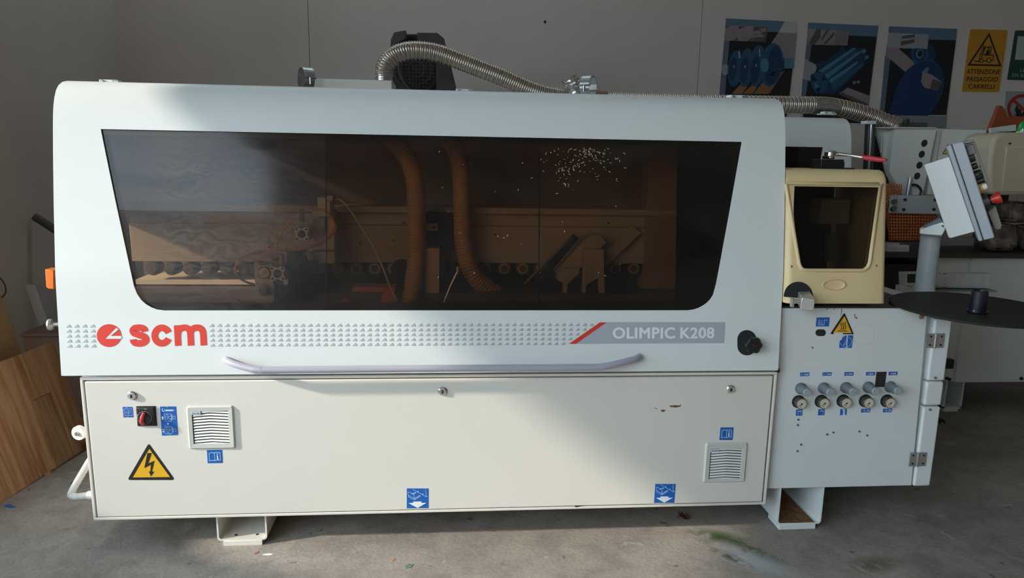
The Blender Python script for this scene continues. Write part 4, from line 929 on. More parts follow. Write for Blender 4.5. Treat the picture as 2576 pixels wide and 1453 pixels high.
# black adjuster block on top
def cbx(x0, y0, x1, y1, Y, d): a, b = at(*z4b(x0, y0), Y), at(*z4b(x1, y1), Y); return gbox((a.x, b.x), (Y, Y+d), (b.z, a.z))
put('adjuster_block', join(cbx(282, 412, 415, 482, 2.74, 0.08), cbx(318, 392, 362, 412, 2.76, 0.04), cbx(410, 464, 484, 482, 2.74, 0.05), cbx(400, 430, 420, 482, 2.745, 0.06)), M_BLACK, gc, bevel=0.002)
# pneumatic cylinder reaching forward out of the cover
a = at(*z4b(145, 1205), 2.66); b = at(*z4b(198, 1297), 2.47)
pc = base('feed_cylinder', b); pc.parent = gc; pc.location = Vector(b)-ORG[gc.name]
ax = (b-a); axn = ax.normalized(); ux = Vector((1, 0, 0)); ux = (ux-axn*ux.dot(axn)).normalized(); uz = ux.cross(axn); uz = uz if uz.z > 0 else -uz
def sq(c, h): return [c+ux*(-h)+uz*(-h), c+ux*h+uz*(-h), c+ux*h+uz*h, c+ux*(-h)+uz*h]
h_ = 0.0235
put('cylinder_barrel', gprism(sq(a, h_*0.95), b-axn*0.012-a), M_ALU, pc, bevel=0.003)
put('end_cap', gprism(sq(b-axn*0.012, h_), axn*0.012), M_ALU, pc, bevel=0.002)
for u in (-1, 1):
    for v in (-1, 1):
        c = b+ux*u*h_*0.72+uz*v*h_*0.72; put('cap_screw', gcyl(c-axn*0.001, c+axn*0.002, 0.0042, None, 10), M_CHROME, pc)
put('port_fitting', join(gcyl(b-ux*h_-axn*0.035, b-ux*(h_+0.016)-axn*0.035, 0.006, None, 10), gbox((b.x-h_-0.022, b.x-h_-0.015), (b.y+0.025, b.y+0.045), (b.z-0.016, b.z+0.016))), M_STEEL, pc)

# ---------------------------------------------------------------- ratchet wrench lying on the block
def Wp(x, y, Y=2.74): return at(*z4b(x, y), Y)
rt = base('ratchet_wrench', Wp(340, 392), 'chrome ratchet wrench with red handle lying on the black block', 'wrench')
hd = Wp(340, 378)
put('ratchet_head', join(gcyl(hd+Vector((0, 0, -0.011)), hd+Vector((0, 0, 0.007)), 0.024, None, 24), gcyl(hd+Vector((0, 0, 0.007)), hd+Vector((0, 0, 0.011)), 0.018, None, 24), gcyl(hd+Vector((0, 0, -0.018)), hd+Vector((0, 0, -0.011)), 0.012, None, 12)), M_CHROME, rt, bevel=0.002)
put('wrench_shaft', gtube([hd+Vector((0.02, 0, 0)), Wp(440, 386, 2.70), Wp(535, 401, 2.66)], lambda i, s: (0.008, 0.006, 0.0055)[i], 12), M_CHROME, rt, smooth=True)
put('wrench_handle', gtube([Wp(530, 400, 2.66), Wp(560, 404, 2.65), Wp(630, 414, 2.62), Wp(675, 418, 2.60), Wp(684, 418, 2.60)], lambda i, s: (0.008, 0.0095, 0.0092, 0.006, 0.002)[i], 14), mat('red_rubber', (0.50, 0.03, 0.035), 0.45), rt, smooth=True)

# ---------------------------------------------------------------- tape spool table
sp_c = Vector((2.012, 2.532, 0.951)); n_ = Vector((0.0, -0.02, 1.0)).normalized()
sd_ = base('tape_spool_table', sp_c, 'black round tray with an upright spool hub, in front of the console post', 'tray')
put('tray_disc', glathe([(-0.0035, 0.296), (0.0, 0.298), (0.0035, 0.296)], sp_c, n_, 72), mat('black_lacquered_steel', (0.010, 0.009, 0.009), 0.62, var=0.25, scale=5), sd_, smooth=True, ang=30)
hb = atz(2458, 783, 0.957)
put('spool_hub', glathe([(0.0, 0.036), (0.004, 0.036), (0.0045, 0.0285), (0.078, 0.0275), (0.079, 0.024), (0.072, 0.0235)], hb, n_, 32), mat('blue_black_plastic', (0.012, 0.012, 0.022), 0.25), sd_, smooth=True, ang=30)
put('hub_screw', gcyl(hb+Vector((-0.026, -0.018, 0.004)), hb+Vector((-0.026, -0.018, 0.009)), 0.004, None, 8), M_STEEL, sd_)
put('tray_bracket', gbox((1.99, 2.05), (2.48, 2.56), (0.915, 0.942)), M_DARK, sd_)
put('bracket_arm', gbox((1.992, 2.03), (2.55, 2.68), (0.90, 0.94)), M_DARK, sd_)

# ---------------------------------------------------------------- operator console on its post
zc = zm(2180, 280, 4.273); zd = zm(2220, 540, 4.843)
YC = 2.72
cs = base('control_console', (1.95, 2.8, 0.93), 'grey and white control box tilted on a thick grey post, on the right', 'control panel')
M_CW = mat('console_white', (0.82, 0.83, 0.79), 0.5, var=0.02, bump=0.05); M_CG = mat('console_grey', (0.45, 0.47, 0.51), 0.5, var=0.03)
pa, pb_ = at(*zd(590, 250), 2.90), at(*zd(505, 990), 2.90)
put('console_post', gtube([pb_+Vector((0, 0, -0.03)), pa], 0.0398, 28), mat('post_grey_paint', (0.50, 0.52, 0.52), 0.35, var=0.02), cs, smooth=True, ang=30)
put('post_base', gbox((1.988, pb_.x+0.07), (2.84, 2.96), (0.86, 0.915)), M_DARK, cs)
CN = Vector((-0.565, -0.825, 0)).normalized(); CP0 = at(2400, 480, 2.74)      # the console is turned: its flank faces into the aisle
def atc(px, py, d=0.0):
    r_ = ray((px, py)); t = (CP0-CN*d-CAMP).dot(CN)/r_.dot(CN); return CAMP+r_*t
def cprism(name, pts, m, z=zc, Y=YC, d=0.22, par=cs, bevel=0.003): return put(name, gprism([atc(*z(x, y), Y-YC) for x, y in pts], -CN*d), m, par, bevel=bevel, seg=3)
cprism('tilt_bracket', [(455, 180), (735, 88), (765, 185), (722, 255), (452, 232)], M_CW, zd, 2.745, 0.11)
cprism('bracket_inner', [(495, 150), (700, 40), (740, 85), (735, 92), (500, 160)], mat('blue_grey_steel', (0.12, 0.14, 0.18), 0.4), zd, 2.76, 0.09)
c = atc(*zd(735, 137), 0.025)
pv = put('pivot_screw', glathe([(0, 0.0125), (0.003, 0.0125), (0.0035, 0.0095), (0.006, 0.009)], c, CN, 20), M_CW, cs)
put('pivot_socket', glathe([(0, 0.0045), (0.001, 0.0045)], c+CN*0.006, CN, 6), M_BLACK, pv)
cprism('rear_box', [(618, 575), (888, 487), (1165, 1292), (900, 1364), (878, 1350)], M_CW, zc, YC, 0.22)
cprism('back_frame', [(857, 375), (912, 355), (1255, 1390), (1205, 1400)], M_CG, zc, YC-0.025, 0.27, bevel=0.006)
cprism('frame_gasket', [(908, 358), (924, 352), (1266, 1380), (1250, 1386)], M_GASK, zc, YC-0.022, 0.264, bevel=0)
cprism('front_frame', [(918, 352), (1030, 322), (1048, 340), (1378, 1350), (1368, 1360), (1262, 1386)], M_CG, zc, YC-0.025, 0.27, bevel=0.007)
cprism('display_cowl', [(1035, 322), (1150, 303), (1165, 330), (1050, 352)], mat('cowl_grey', (0.20, 0.20, 0.19), 0.5), zc, YC, 0.22)
cprism('display_cowl', [(1152, 325), (1168, 330), (1308, 752), (1276, 756)], MATS['cowl_grey'], zc, YC+0.0, 0.02)
cprism('display_face', [(1062, 365), (1150, 345), (1180, 450), (1095, 480)], mat('display_dim', (0.22, 0.20, 0.17), 0.4), zc, YC+0.03, 0.1)
dirp = (atc(*zc(1400, 940), 0)-atc(*zc(1260, 985), 0)).normalized()
for (x, y, r) in ((1110, 520, 0.019), (1190, 700, 0.021), (1140, 610, 0.013), (1225, 760, 0.012)):
    c = atc(*zc(x-40, y), 0.05); put('console_knob', glathe([(0, r), (0.028, r*0.94), (0.03, r*0.8)], c+Vector((0, 0, 0)), dirp, 20), mat('knob_dark', (0.035, 0.033, 0.03), 0.3), cs)
c = atc(*zc(1215, 590), 0.01); put('key_loop', gtube([c+Vector((0, 0, 0)), c+Vector((0.014, 0, -0.004)), c+Vector((0.018, 0, -0.028)), c+Vector((0.003, 0, -0.03))], 0.002, 8), M_BLACK, cs)
c = atc(*zc(1225, 825), 0.02); put('yellow_button', glathe([(0, 0.012), (0.012, 0.012)], c, dirp, 16), M_YEL, cs)
c = atc(*zc(1250, 815), 0.015); put('white_button', glathe([(0, 0.013), (0.014, 0.012)], c, dirp, 16), M_CW, cs)
e0 = atc(*zc(1255, 980), 0.03)
em = put('emergency_button', glathe([(0, 0.028), (0.020, 0.028), (0.022, 0.012), (0.030, 0.012)], e0, dirp, 24), MATS['knob_dark'], cs)
put('mushroom_cap', glathe([(0.028, 0.0155), (0.034, 0.0165), (0.056, 0.0245), (0.060, 0.0235), (0.062, 0.018)], e0, dirp, 26), mat('emergency_red', (0.60, 0.03, 0.02), 0.35), em, smooth=True, ang=40)
cprism('card_holder', [(1305, 1085), (1385, 1010), (1455, 1225), (1440, 1265), (1395, 1270), (1372, 1250)], mat('cardboard_tan', (0.30, 0.27, 0.21), 0.7), zc, YC+0.06, 0.1)
# ---------------------------------------------------------------- second machine standing behind
Y2 = 3.90; DX, DYY = 1.026, Y2-2.565
m2 = base('edge_banding_machine', (2.2, 4.3, 0), 'second white machine further back with orange perforated guards and four-holed cover', 'machine')
h2 = bpy.data.objects.new('hood', hood.data); COL.objects.link(h2); h2.parent = m2
h2.location = ORG[mb.name]-ORG[m2.name]+Vector((DX, DYY, 0.012)); sm2 = h2.modifiers.new('sheet', 'SOLIDIFY'); sm2.thickness = 0.004; sm2.offset = 0; es = h2.modifiers.new('crisp', 'EDGE_SPLIT'); es.split_angle = math.radians(35)
V, F = paneg(xa, xb, 0.006, zb-0.012, zt+0.012)
put('window_pane', ([(x+DX, y+DYY, z+0.012) for x, y, z in V], F), glass('dark_pane', (0.05, 0.045, 0.04), 0.0), m2)
hinge(2080, 285, 4.17, m2)
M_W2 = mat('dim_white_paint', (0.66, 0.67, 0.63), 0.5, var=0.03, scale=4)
put('hood_back', gbox((HXL+DX+0.01, HXR+DX-0.01), (4.62, 4.64), (0.7, 1.72)), M_HIN, m2)
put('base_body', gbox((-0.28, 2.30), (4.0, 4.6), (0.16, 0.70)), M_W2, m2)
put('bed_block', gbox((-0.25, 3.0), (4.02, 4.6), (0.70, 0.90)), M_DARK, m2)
def p2(name, pts, Y, d, m, par=m2, bevel=0.002): return put(name, gprism([at(x, y, Y) for x, y in pts], (0, d, 0)), m, par, bevel=bevel)
def zpts(z, pts): return [z(x, y) for x, y in pts]
zq = zm(2180, 280, 4.273)
# slide columns with cap
p2('column_cap', zpts(zq, [(0, 100), (108, 100), (106, 138), (0, 136)]), 3.98, 0.06, M_W2)
p2('slide_column', zpts(zq, [(24, 138), (60, 138), (36, 640), (0, 640)]), 4.0, 0.04, mat('dark_steel_column', (0.10, 0.10, 0.10), 0.3, metal=0.6))
p2('slide_column', zpts(zq, [(68, 138), (100, 138), (72, 640), (44, 640)]), 4.0, 0.03, MATS['dark_steel_column'])
put('slide_rod', gtube([at(*zq(52, 140), 3.99), at(*zq(18, 640), 3.99)], 0.007, 10), M_CHROME, m2)
# four-holed cover
fh = p2('four_hole_cover', zpts(zq, [(300, 178), (755, 178), (606, 900), (385, 900), (245, 640)]), 4.05, 0.05, M_W2)
p2('cover_flank', zpts(zq, [(98, 172), (300, 178), (245, 640), (385, 900), (330, 900), (215, 660)]), 4.10, 0.02, M_W2)
p2('cover_top_edge', zpts(zq, [(98, 168), (758, 172), (756, 184), (98, 180)]), 4.03, 0.10, M_W2)
for x, y in ((620, 343), (592, 461), (567, 578), (542, 695)):
    c = at(*zq(x, y), 4.05); put('cover_hole', gprism([(c.x+0.0185*math.cos(t*math.pi/14)+0.0185*.1*math.sin(t*math.pi/14), 4.0485, c.z+0.0205*math.sin(t*math.pi/14)) for t in range(28)], (0, 0.002, 0)), M_DARK, fh)
p2('dark_recess', zpts(zq, [(100, 260), (245, 262), (240, 660), (240, 780), (60, 780), (60, 640), (90, 300)]), 4.2, 0.05, M_DARK)
put('lamp_rod', gtube([at(*zq(162, 280), 4.08), at(*zq(150, 440), 4.08)], 0.005, 8), M_ALU, m2)
# knob and black plate over the cover
c = at(*zq(427, 118), 4.12); put('top_knob', join(glathe([(-0.02, 0.016), (0.0, 0.02), (0.02, 0.013)], c, (0, 0, 1), 14), gcyl(c+Vector((0, 0, -0.05)), c, 0.006, None, 8)), M_BLACK, m2)
p2('top_motor', zpts(zq, [(476, 118), (656, 120), (654, 176), (476, 174)]), 4.2, 0.12, mat('dark_grey_metal', (0.06, 0.06, 0.058), 0.6))
# electrical cabinet
ec = p2('electrical_cabinet', zpts(zq, [(765, 190), (1290, 200), (1270, 350), (1200, 900), (650, 900)]), 4.12, 0.25, M_W2)
p2('cabinet_edge', zpts(zq, [(762, 190), (800, 192), (690, 895), (650, 895)]), 4.10, 0.02, M_W2, ec)
p2('blue_label', zpts(zq, [(1116, 278), (1206, 280), (1202, 314), (1112, 312)]), 4.118, 0.0015, M_BLUE, ec, 0)
p2('blue_label', zpts(zq, [(1112, 316), (1218, 318), (1204, 420), (1104, 416)]), 4.118, 0.0015, mat('navy_label', (0.012, 0.03, 0.13), 0.5), ec, 0)
p2('voltage_label', zpts(zq, [(876, 356), (945, 462), (812, 460)]), 4.1185, 0.0012, M_BPRT, ec, 0)
p2('voltage_label_field', zpts(zq, [(876, 372), (930, 455), (824, 454)]), 4.1172, 0.0012, M_YEL, ec, 0)
p2('voltage_symbol', zpts(zq, [(872, 395), (886, 395), (878, 420), (890, 418), (874, 450), (874, 430), (864, 432)]), 4.1165, 0.0007, M_BPRT, ec, 0)
p2('cabinet_catch', zpts(zq, [(1250, 310), (1285, 310), (1340, 330), (1340, 365), (1285, 375), (1248, 372)]), 4.11, 0.03, M_DARK, ec)
# sensor with cable
c = at(*zq(455, 810), 4.02)
put('sensor_barrel', gcyl(c+Vector((0.004, 0, 0.055)), c+Vector((-0.002, 0, -0.055)), 0.012, None, 12), M_STEEL, m2)
put('sensor_lead', gtube(catmull([at(*zq(480, 790), 4.02), at(*zq(530, 790), 4.0), at(*zq(575, 825), 4.0), at(*zq(585, 865), 4.0), at(*zq(570, 905), 4.0)], 6), 0.007, 8), M_BLACK, m2, smooth=True)
# bolted plate and clamp
bp_ = p2('bolted_plate', zpts(zq, [(275, 902), (760, 905), (800, 1105), (252, 1092)]), 3.90, 0.02, mat('plate_grey_paint', (0.40, 0.44, 0.46), 0.5, var=0.05))
for x, y in ((409, 949), (396, 1055), (733, 950), (720, 1053)):
    c = at(*zq(x, y), 3.90); put('plate_bolt', gcyl(c, c+Vector((0, -0.008, 0)), 0.0085, None, 10), M_BLACK, bp_)
put('clamp_handle', gtube([at(*zq(312, 890), 3.87), at(*zq(306, 990), 3.87)], 0.007, 8), M_CHROME, m2)
put('clamp_boss', join(gcyl(at(*zq(290, 970), 3.90), at(*zq(300, 970), 3.84), 0.014, None, 12), gcyl(at(*zq(280, 1050), 3.90), at(*zq(300, 1040), 3.80), 0.014, None, 12)), M_BLACK, m2)
# perforated orange guards: crossed strips leave real square holes
M_OG = mat('orange_perforated_plastic', (0.50, 0.13, 0.025), 0.5, var=0.06)
def perf(name, q, nx, ny, Y, fill=0.42, dy=0.0):
    A, B, C, D = [at(*zq(x, y), Y) for x, y in q]      # TL TR BR BL
    D = D+Vector((0, dy, 0)); C = C+Vector((0, dy, 0))
    def m_(u, v): return (A.lerp(B, u)).lerp(D.lerp(C, u), v)
    gs = []; t = Vector((0, 0.003, 0))
    for i in range(nx+1):
        u0, u1 = (i-fill/2)/nx, (i+fill/2)/nx; u0, u1 = max(0, u0), min(1, u1)
        gs.append(gprism([m_(u0, 0), m_(u1, 0), m_(u1, 1), m_(u0, 1)], t))
    for j in range(ny+1):
        v0, v1 = max(0, (j-fill/2)/ny), min(1, (j+fill/2)/ny)
        gs.append(gprism([m_(0, v0), m_(1, v0), m_(1, v1), m_(0, v1)], t*0.8))
    return put(name, join(*gs), M_OG, m2)
perf('perforated_guard', [(236, 1092), (756, 1100), (740, 1385), (240, 1385)], 17, 9, 3.92)
perf('perforated_guard', [(210, 770), (384, 785), (372, 905), (196, 1090)], 6, 7, 3.97)
perf('perforated_guard', [(200, 1090), (262, 905), (250, 1095), (236, 1290)], 3, 8, 3.97)
p2('guard_backing', zpts(zq, [(190, 1000), (760, 1100), (790, 1400), (190, 1400)]), 4.0, 0.02, M_DARK)
# dark work table and lower cabinets
M_TAB = mat('dark_table', (0.035, 0.031, 0.028), 0.55, var=0.15)
tb0 = at(2300, 640, 3.85); 
put('work_table', gbox((2.35, 4.0), (3.86, 4.5), (tb0.z-0.02, tb0.z+0.006)), M_TAB, m2)
p2('table_fence', [(2365, 596), (2475, 598), (2475, 618), (2365, 618)], 4.05, 0.05, mat('fence_grey', (0.26, 0.27, 0.25), 0.6))
put('recess_back', gbox((2.3, 2.82), (4.2, 4.25), (0.2, tb0.z)), M_DARK, m2)
def lowb(px0, px1, Y, z0, z1, name='lower_panel', d=0.5): a, b = at(px0, 800, Y).x, at(px1, 800, Y).x; return put(name, gbox((a, b), (Y, Y+d), (z0, z1)), M_W2, m2, bevel=0.003)
zt2 = at(2450, 645, 3.9).z
lowb(2340, 2421, 3.92, 0.195, zt2-0.005)
lp = lowb(2424, 2790, 3.90, 0.195, zt2)
put('panel_seam', gbox((at(2387, 800, 3.9).x, at(2392, 800, 3.9).x), (3.915, 3.93), (0.2, 0.7)), M_DARK, m2)
hx = at(2387, 915, 3.89)
put('panel_hinge', gbox((hx.x-0.028, hx.x+0.028), (3.885, 3.92), (hx.z-0.028, hx.z+0.028)), M_BLACK, m2)
for x, y in ((2387, 953), (2568, 951)):
    c = at(x, y, 3.90); put('panel_bolt', gcyl(c+Vector((0, 0.02, 0)), c+Vector((0, -0.008, 0)), 0.0105, None, 12), M_BLACK, m2)
fx = at(2375, 1000, 3.93).x; fx2 = at(2422, 1000, 3.93).x
put('foot', join(gbox((fx, fx+0.012), (3.93, 4.3), (0.02, 0.22)), gbox((fx2-0.012, fx2), (3.93, 4.3), (0.02, 0.22)), gbox((fx, fx2), (3.93, 4.3), (0.015, 0.03)), gbox((fx+0.01, fx2-0.02), (3.93, 4.1), (0, 0.016))), M_W2, m2)
put('foot', gbox((0.2, 0.34), (4.0, 4.4), (0, 0.17)), M_W2, m2)
c = at(2366, 1062, 3.75)
cw = put('caster', join(gcyl((c.x, 3.74, c.z), (c.x, 3.77, c.z), 0.024, None, 18)), M_DARK, m2)
put('caster_axle', gcyl((c.x, 3.735, c.z), (c.x, 3.96, c.z), 0.008, None, 10), M_STEEL, cw)
# beige hood at the far right with green beacon
def PB(x, y, Y=3.9): return at(*zq(x, y), Y)
pts = [(1490, 225), (1412, 250), (1370, 300), (1345, 380), (1325, 520), (1315, 700), (1330, 880), (1400, 900), (2300, 900), (2300, 225)]
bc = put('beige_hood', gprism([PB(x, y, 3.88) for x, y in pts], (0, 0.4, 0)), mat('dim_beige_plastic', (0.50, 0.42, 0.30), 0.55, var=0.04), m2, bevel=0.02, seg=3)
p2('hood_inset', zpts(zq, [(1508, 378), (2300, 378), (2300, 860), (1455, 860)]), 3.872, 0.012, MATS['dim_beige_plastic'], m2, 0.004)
c = PB(1541, 345, 3.875); put('hood_screw', gcyl(c+Vector((0, 0.01, 0)), c+Vector((0, -0.004, 0)), 0.005, None, 10), M_BLACK, m2)
c = PB(1680, 218, 3.95)
gb = put('signal_beacon', glathe([(0, 0.032), (0.01, 0.032), (0.03, 0.029), (0.05, 0.02), (0.06, 0.008)], c, (0, 0, 1), 20), mat('green_lens', (0.01, 0.30, 0.06), 0.15, coat=0.5), m2, smooth=True)
put('beacon_base', gcyl(c+Vector((0, 0, -0.02)), c, 0.034, None, 20), M_W2, gb)

# outlet box and hose clamps on the rear machine
a, b = at(785, 197, 4.25), at(986, 240, 4.25)
put('outlet_box', gbox((a.x, b.x), (4.25, 4.55), (1.73, a.z)), M_CREAM, m2, bevel=0.003)
def clamp(px, py, Y, tilt):
    c = at(px, py, Y); R = 0.06; gs = []; N = 24
    V, F = [], []
    d = Vector((math.cos(tilt), math.sin(tilt), 0)); e = Vector((-d.y, d.x, 0)); w = 0.029
    for i in range(N):
        t = 2*math.pi*i/N
        for r, s in ((R, -w), (R, w), (R-0.004, w), (R-0.004, -w)): V.append(c+e*(r*math.cos(t))+Vector((0, 0, r*math.sin(t)))+d*s)
    for i in range(N):
        j = (i+1) % N
        for k in range(4): F.append((i*4+k, i*4+(k+1) % 4, j*4+(k+1) % 4, j*4+k))
    p = put('hose_clamp', (V, F), M_STEEL, m2)
    lug = [c-e*(R+0.006)-d*0.034, c-e*(R+0.006)+d*0.034]
    put('clamp_wire', gtube([c-e*R*0.98-d*0.04, c-e*R*0.98+d*0.036], 0.0055, 8), M_CHROME, p)
    put('clamp_screw', gcyl(c-e*(R+0.004)+Vector((0, 0, 0)), c-e*(R+0.004)+Vector((0, 0, -0.035)), 0.005, None, 8), M_STEEL, p)
    put('clamp_stem', gcyl(c+Vector((0, 0, -R)), c+Vector((0, 0, -0.2)), 0.02, None, 12), M_STEEL, p)
clamp(770, 197, 4.2, 0.55); clamp(1480, 217, 4.2, -0.6)

# ---------------------------------------------------------------- spiral duct over the machines
M_DUCT = mat('spiral_duct_foil', (0.46, 0.39, 0.32), 0.26, metal=0.7, var=0.12, scale=40)
dp = [at(966, 204, 4.36), at(967, 170, 4.36), at(985, 144, 4.37), at(1018, 129, 4.38), at(1060, 127, 4.4), at(1110, 136, 4.42), at(1180, 162, 4.43), at(1260, 193, 4.44), at(1340, 227, 4.45), at(1400, 242, 4.45), at(1480, 252, 4.45), at(1600, 256, 4.46), at(1750, 259, 4.47), at(1900, 262, 4.48), at(2000, 264, 4.5), at(2080, 266, 4.5), at(2150, 280, 4.5), at(2215, 302, 4.5), at(2270, 325, 4.45)]
du = base('spiral_duct', dp[0], 'silver ribbed flexible duct arching behind the hood across the wall', 'duct')
dpp = catmull(dp, 10)
put('duct_hose', ribbed(dpp, 0.051, 0.0028, 0.0135, 18), M_DUCT, du, smooth=True, ang=180)
gs = []; acc = 0.0
for a_, b_ in zip(dpp, dpp[1:]):
    L_ = (b_-a_).length; t_ = (b_-a_)/L_
    while acc < L_:
        c_ = a_+t_*acc; u_ = t_.orthogonal().normalized(); v_ = t_.cross(u_)
        gs.append(gtube([c_+(u_*math.cos(k*math.pi/9)+v_*math.sin(k*math.pi/9))*0.0535 for k in range(19)], 0.0016, 4, caps=False)); acc += 0.027
    acc -= L_
put('duct_wire', join(*gs), mat('pale_wire', (0.55, 0.48, 0.40), 0.35, metal=0.3), du)['kind'] = 'stuff'
cz = dp[0]
put('duct_collar', glathe([(-0.025, 0.051), (0.03, 0.052)], cz, (0, 0, 1), 24), M_CHROME, du)
tp = catmull([dp[14].lerp(dp[15], 0.6), dp[15], dp[15].lerp(dp[16], 0.35)], 4)
put('tape_wrap', gtube(tp, 0.0555, 18), mat('silver_tape', (0.5, 0.48, 0.45), 0.25, metal=0.8, var=0.2, scale=60), du, smooth=True)
put('duct_joint', gcyl(dp[10]+Vector((0.0, 0, 0.0)), dp[10]+Vector((0.11, 0, -0.005)), 0.062, None, 20), mat('brown_rubber', (0.28, 0.17, 0.09), 0.7), du, smooth=True, ang=30)
# crumpled film flag at the branch of the duct
film = mat('crumpled_foil', (0.62, 0.60, 0.58), 0.2, metal=0.75, var=0.25, scale=50)
random.seed(2); V, F = [], []; ca = at(1452, 236, 4.40); cb_ = at(1432, 196, 4.40)
axd = (cb_-ca); nseg = 9; ns = 14
for i in range(nseg+1):
    for k in range(ns):
        t = 2*math.pi*k/ns; r = 0.047*(1+0.07*random.uniform(-1, 1))+(0.004 if i % 2 else 0)
        sx_ = axd.normalized().cross(Vector((0, 1, 0))); V.append(ca+axd*(i/nseg)+sx_*r*math.cos(t)+Vector((0, 1, 0))*r*math.sin(t))
for i in range(nseg):
    for k in range(ns): F.append((i*ns+k, i*ns+(k+1) % ns, (i+1)*ns+(k+1) % ns, (i+1)*ns+k))
put('duct_stub', (V, F), film, du)

# ---------------------------------------------------------------- dark motor column near the wall
zo = zm(740, 50, 3.22)
def PO(x, y, Y): return at(*zo(x, y), Y)
M_DM = mat('dark_brown_metal', (0.062, 0.054, 0.046), 0.7, var=0.15); M_DM2 = mat('black_motor_metal', (0.018, 0.016, 0.014), 0.6, var=0.2)
mo = base('extractor_motor', (at(1060, 200, 4.9).x, 4.9, 0), 'dark shrouded motor column against the wall, behind the silver duct', 'motor')
def p3(name, pts, Y, d, m, par=mo, bevel=0.003): return put(name, gprism([PO(x, y, Y) for x, y in pts], (0, d, 0)), m, par, bevel=bevel)
bz_ = PO(800, 640, 4.8).z
xl_, xr_ = PO(795, 600, 4.8).x, PO(1330, 600, 4.8).x
put('motor_stand', gbox((xl_+0.02, xr_-0.02), (4.85, 5.2), (0.0, bz_)), M_DM2, mo)
p3('shroud_side', [(1150, 150), (1210, 150), (1232, 215), (1335, 640), (1150, 640)], 4.78, 0.30, M_DM)
p3('shroud_wing', [(810, 100), (905, 84), (905, 150), (850, 180), (790, 640), (820, 640), (780, 195), (785, 160)][:4]+[(780, 230), (782, 160)], 4.76, 0.10, M_DM)
p3('shroud_top', [(995, 103), (1160, 105), (1215, 150), (1232, 220), (1000, 190)], 4.76, 0.30, M_DM)
p3('motor_body', [(820, 180), (1150, 170), (1150, 640), (795, 640), (795, 480)], 4.86, 0.25, M_DM2)
p3('shroud_gap', [(905, 115), (995, 115), (995, 200), (905, 200)], 4.9, 0.1, M_DM2)
c = PO(990, 400, 4.85); gs = []
for r in (0.05, 0.1, 0.145): gs.append(gtube([c+Vector((r*math.cos(t*math.pi/14), -0.01, r*math.sin(t*math.pi/14))) for t in range(29)], 0.003, 6))
for i in range(-6, 7):
    h = math.sqrt(max(0, 0.145**2-(i*0.022)**2)); gs.append(gtube([c+Vector((i*0.022, -0.01, -h)), c+Vector((i*0.022, -0.01, h))], 0.002, 5)); gs.append(gtube([c+Vector((-h, -0.01, i*0.022)), c+Vector((h, -0.01, i*0.022))], 0.002, 5))
put('fan_guard', join(*gs), M_DM, mo)
put('motor_cable', gtube(catmull([PO(850, 330, 4.78), PO(850, 400, 4.78), PO(880, 490, 4.78), PO(945, 570, 4.78), PO(985, 640, 4.78)], 6), 0.009, 8), M_DM, mo, smooth=True)

# ---------------------------------------------------------------- posters and signs on the back wall
YW = YB-0.004
FW = fly(YW); z7w = zm(1800, 30, 4.025); FP = zf(z7w, FW)
def lay(n): return lift(FP, 0.0012*n)
C_ = lambda n, c, r=0.5: mat(n, c, r, var=0.06, scale=12)
PAPER = C_('poster_paper', (0.46, 0.44, 0.43)); P_BL = C_('poster_slate_blue', (0.10, 0.165, 0.235)); P_BK = C_('poster_black', (0.010, 0.011, 0.014)); P_PK = C_('poster_pink_wood', (0.27, 0.215, 0.22)); P_PD = C_('poster_wood_dark', (0.10, 0.072, 0.07))
P_GB = C_('poster_grey_blue', (0.115, 0.14, 0.20)); P_B1 = C_('poster_blue', (0.018, 0.08, 0.155)); P_B2 = C_('poster_deep_blue', (0.010, 0.038, 0.085)); P_B3 = C_('poster_light_blue', (0.06, 0.19, 0.26)); P_BR = C_('poster_brown', (0.27, 0.13, 0.06)); P_GY = C_('poster_pale_grey', (0.30, 0.30, 0.32)); P_NB = C_('poster_night_blue', (0.010, 0.034, 0.10))
def poster(name, label, paper, layers):
    r_ = base(name, FP(*paper[3]), label, 'poster', 'tooling posters in a row on the wall')
    put('paper', sheet([paper], FP, 0.001), PAPER, r_)
    for n, (nm, polys, m) in enumerate(layers):
        for pl in polys: put(nm, sheet([pl], lay(n*0.5+1), 0.0003), m, r_)
    return r_
def teeth(cx, cy, rx, ry, rot, n=46, amp=0.035):
    e = ell(cx, cy, rx, ry, n*2, rot=rot); return [(cx+(x-cx)*(1+amp*(i % 2)), cy+(y-cy)*(1+amp*(i % 2))) for i, (x, y) in enumerate(e)]
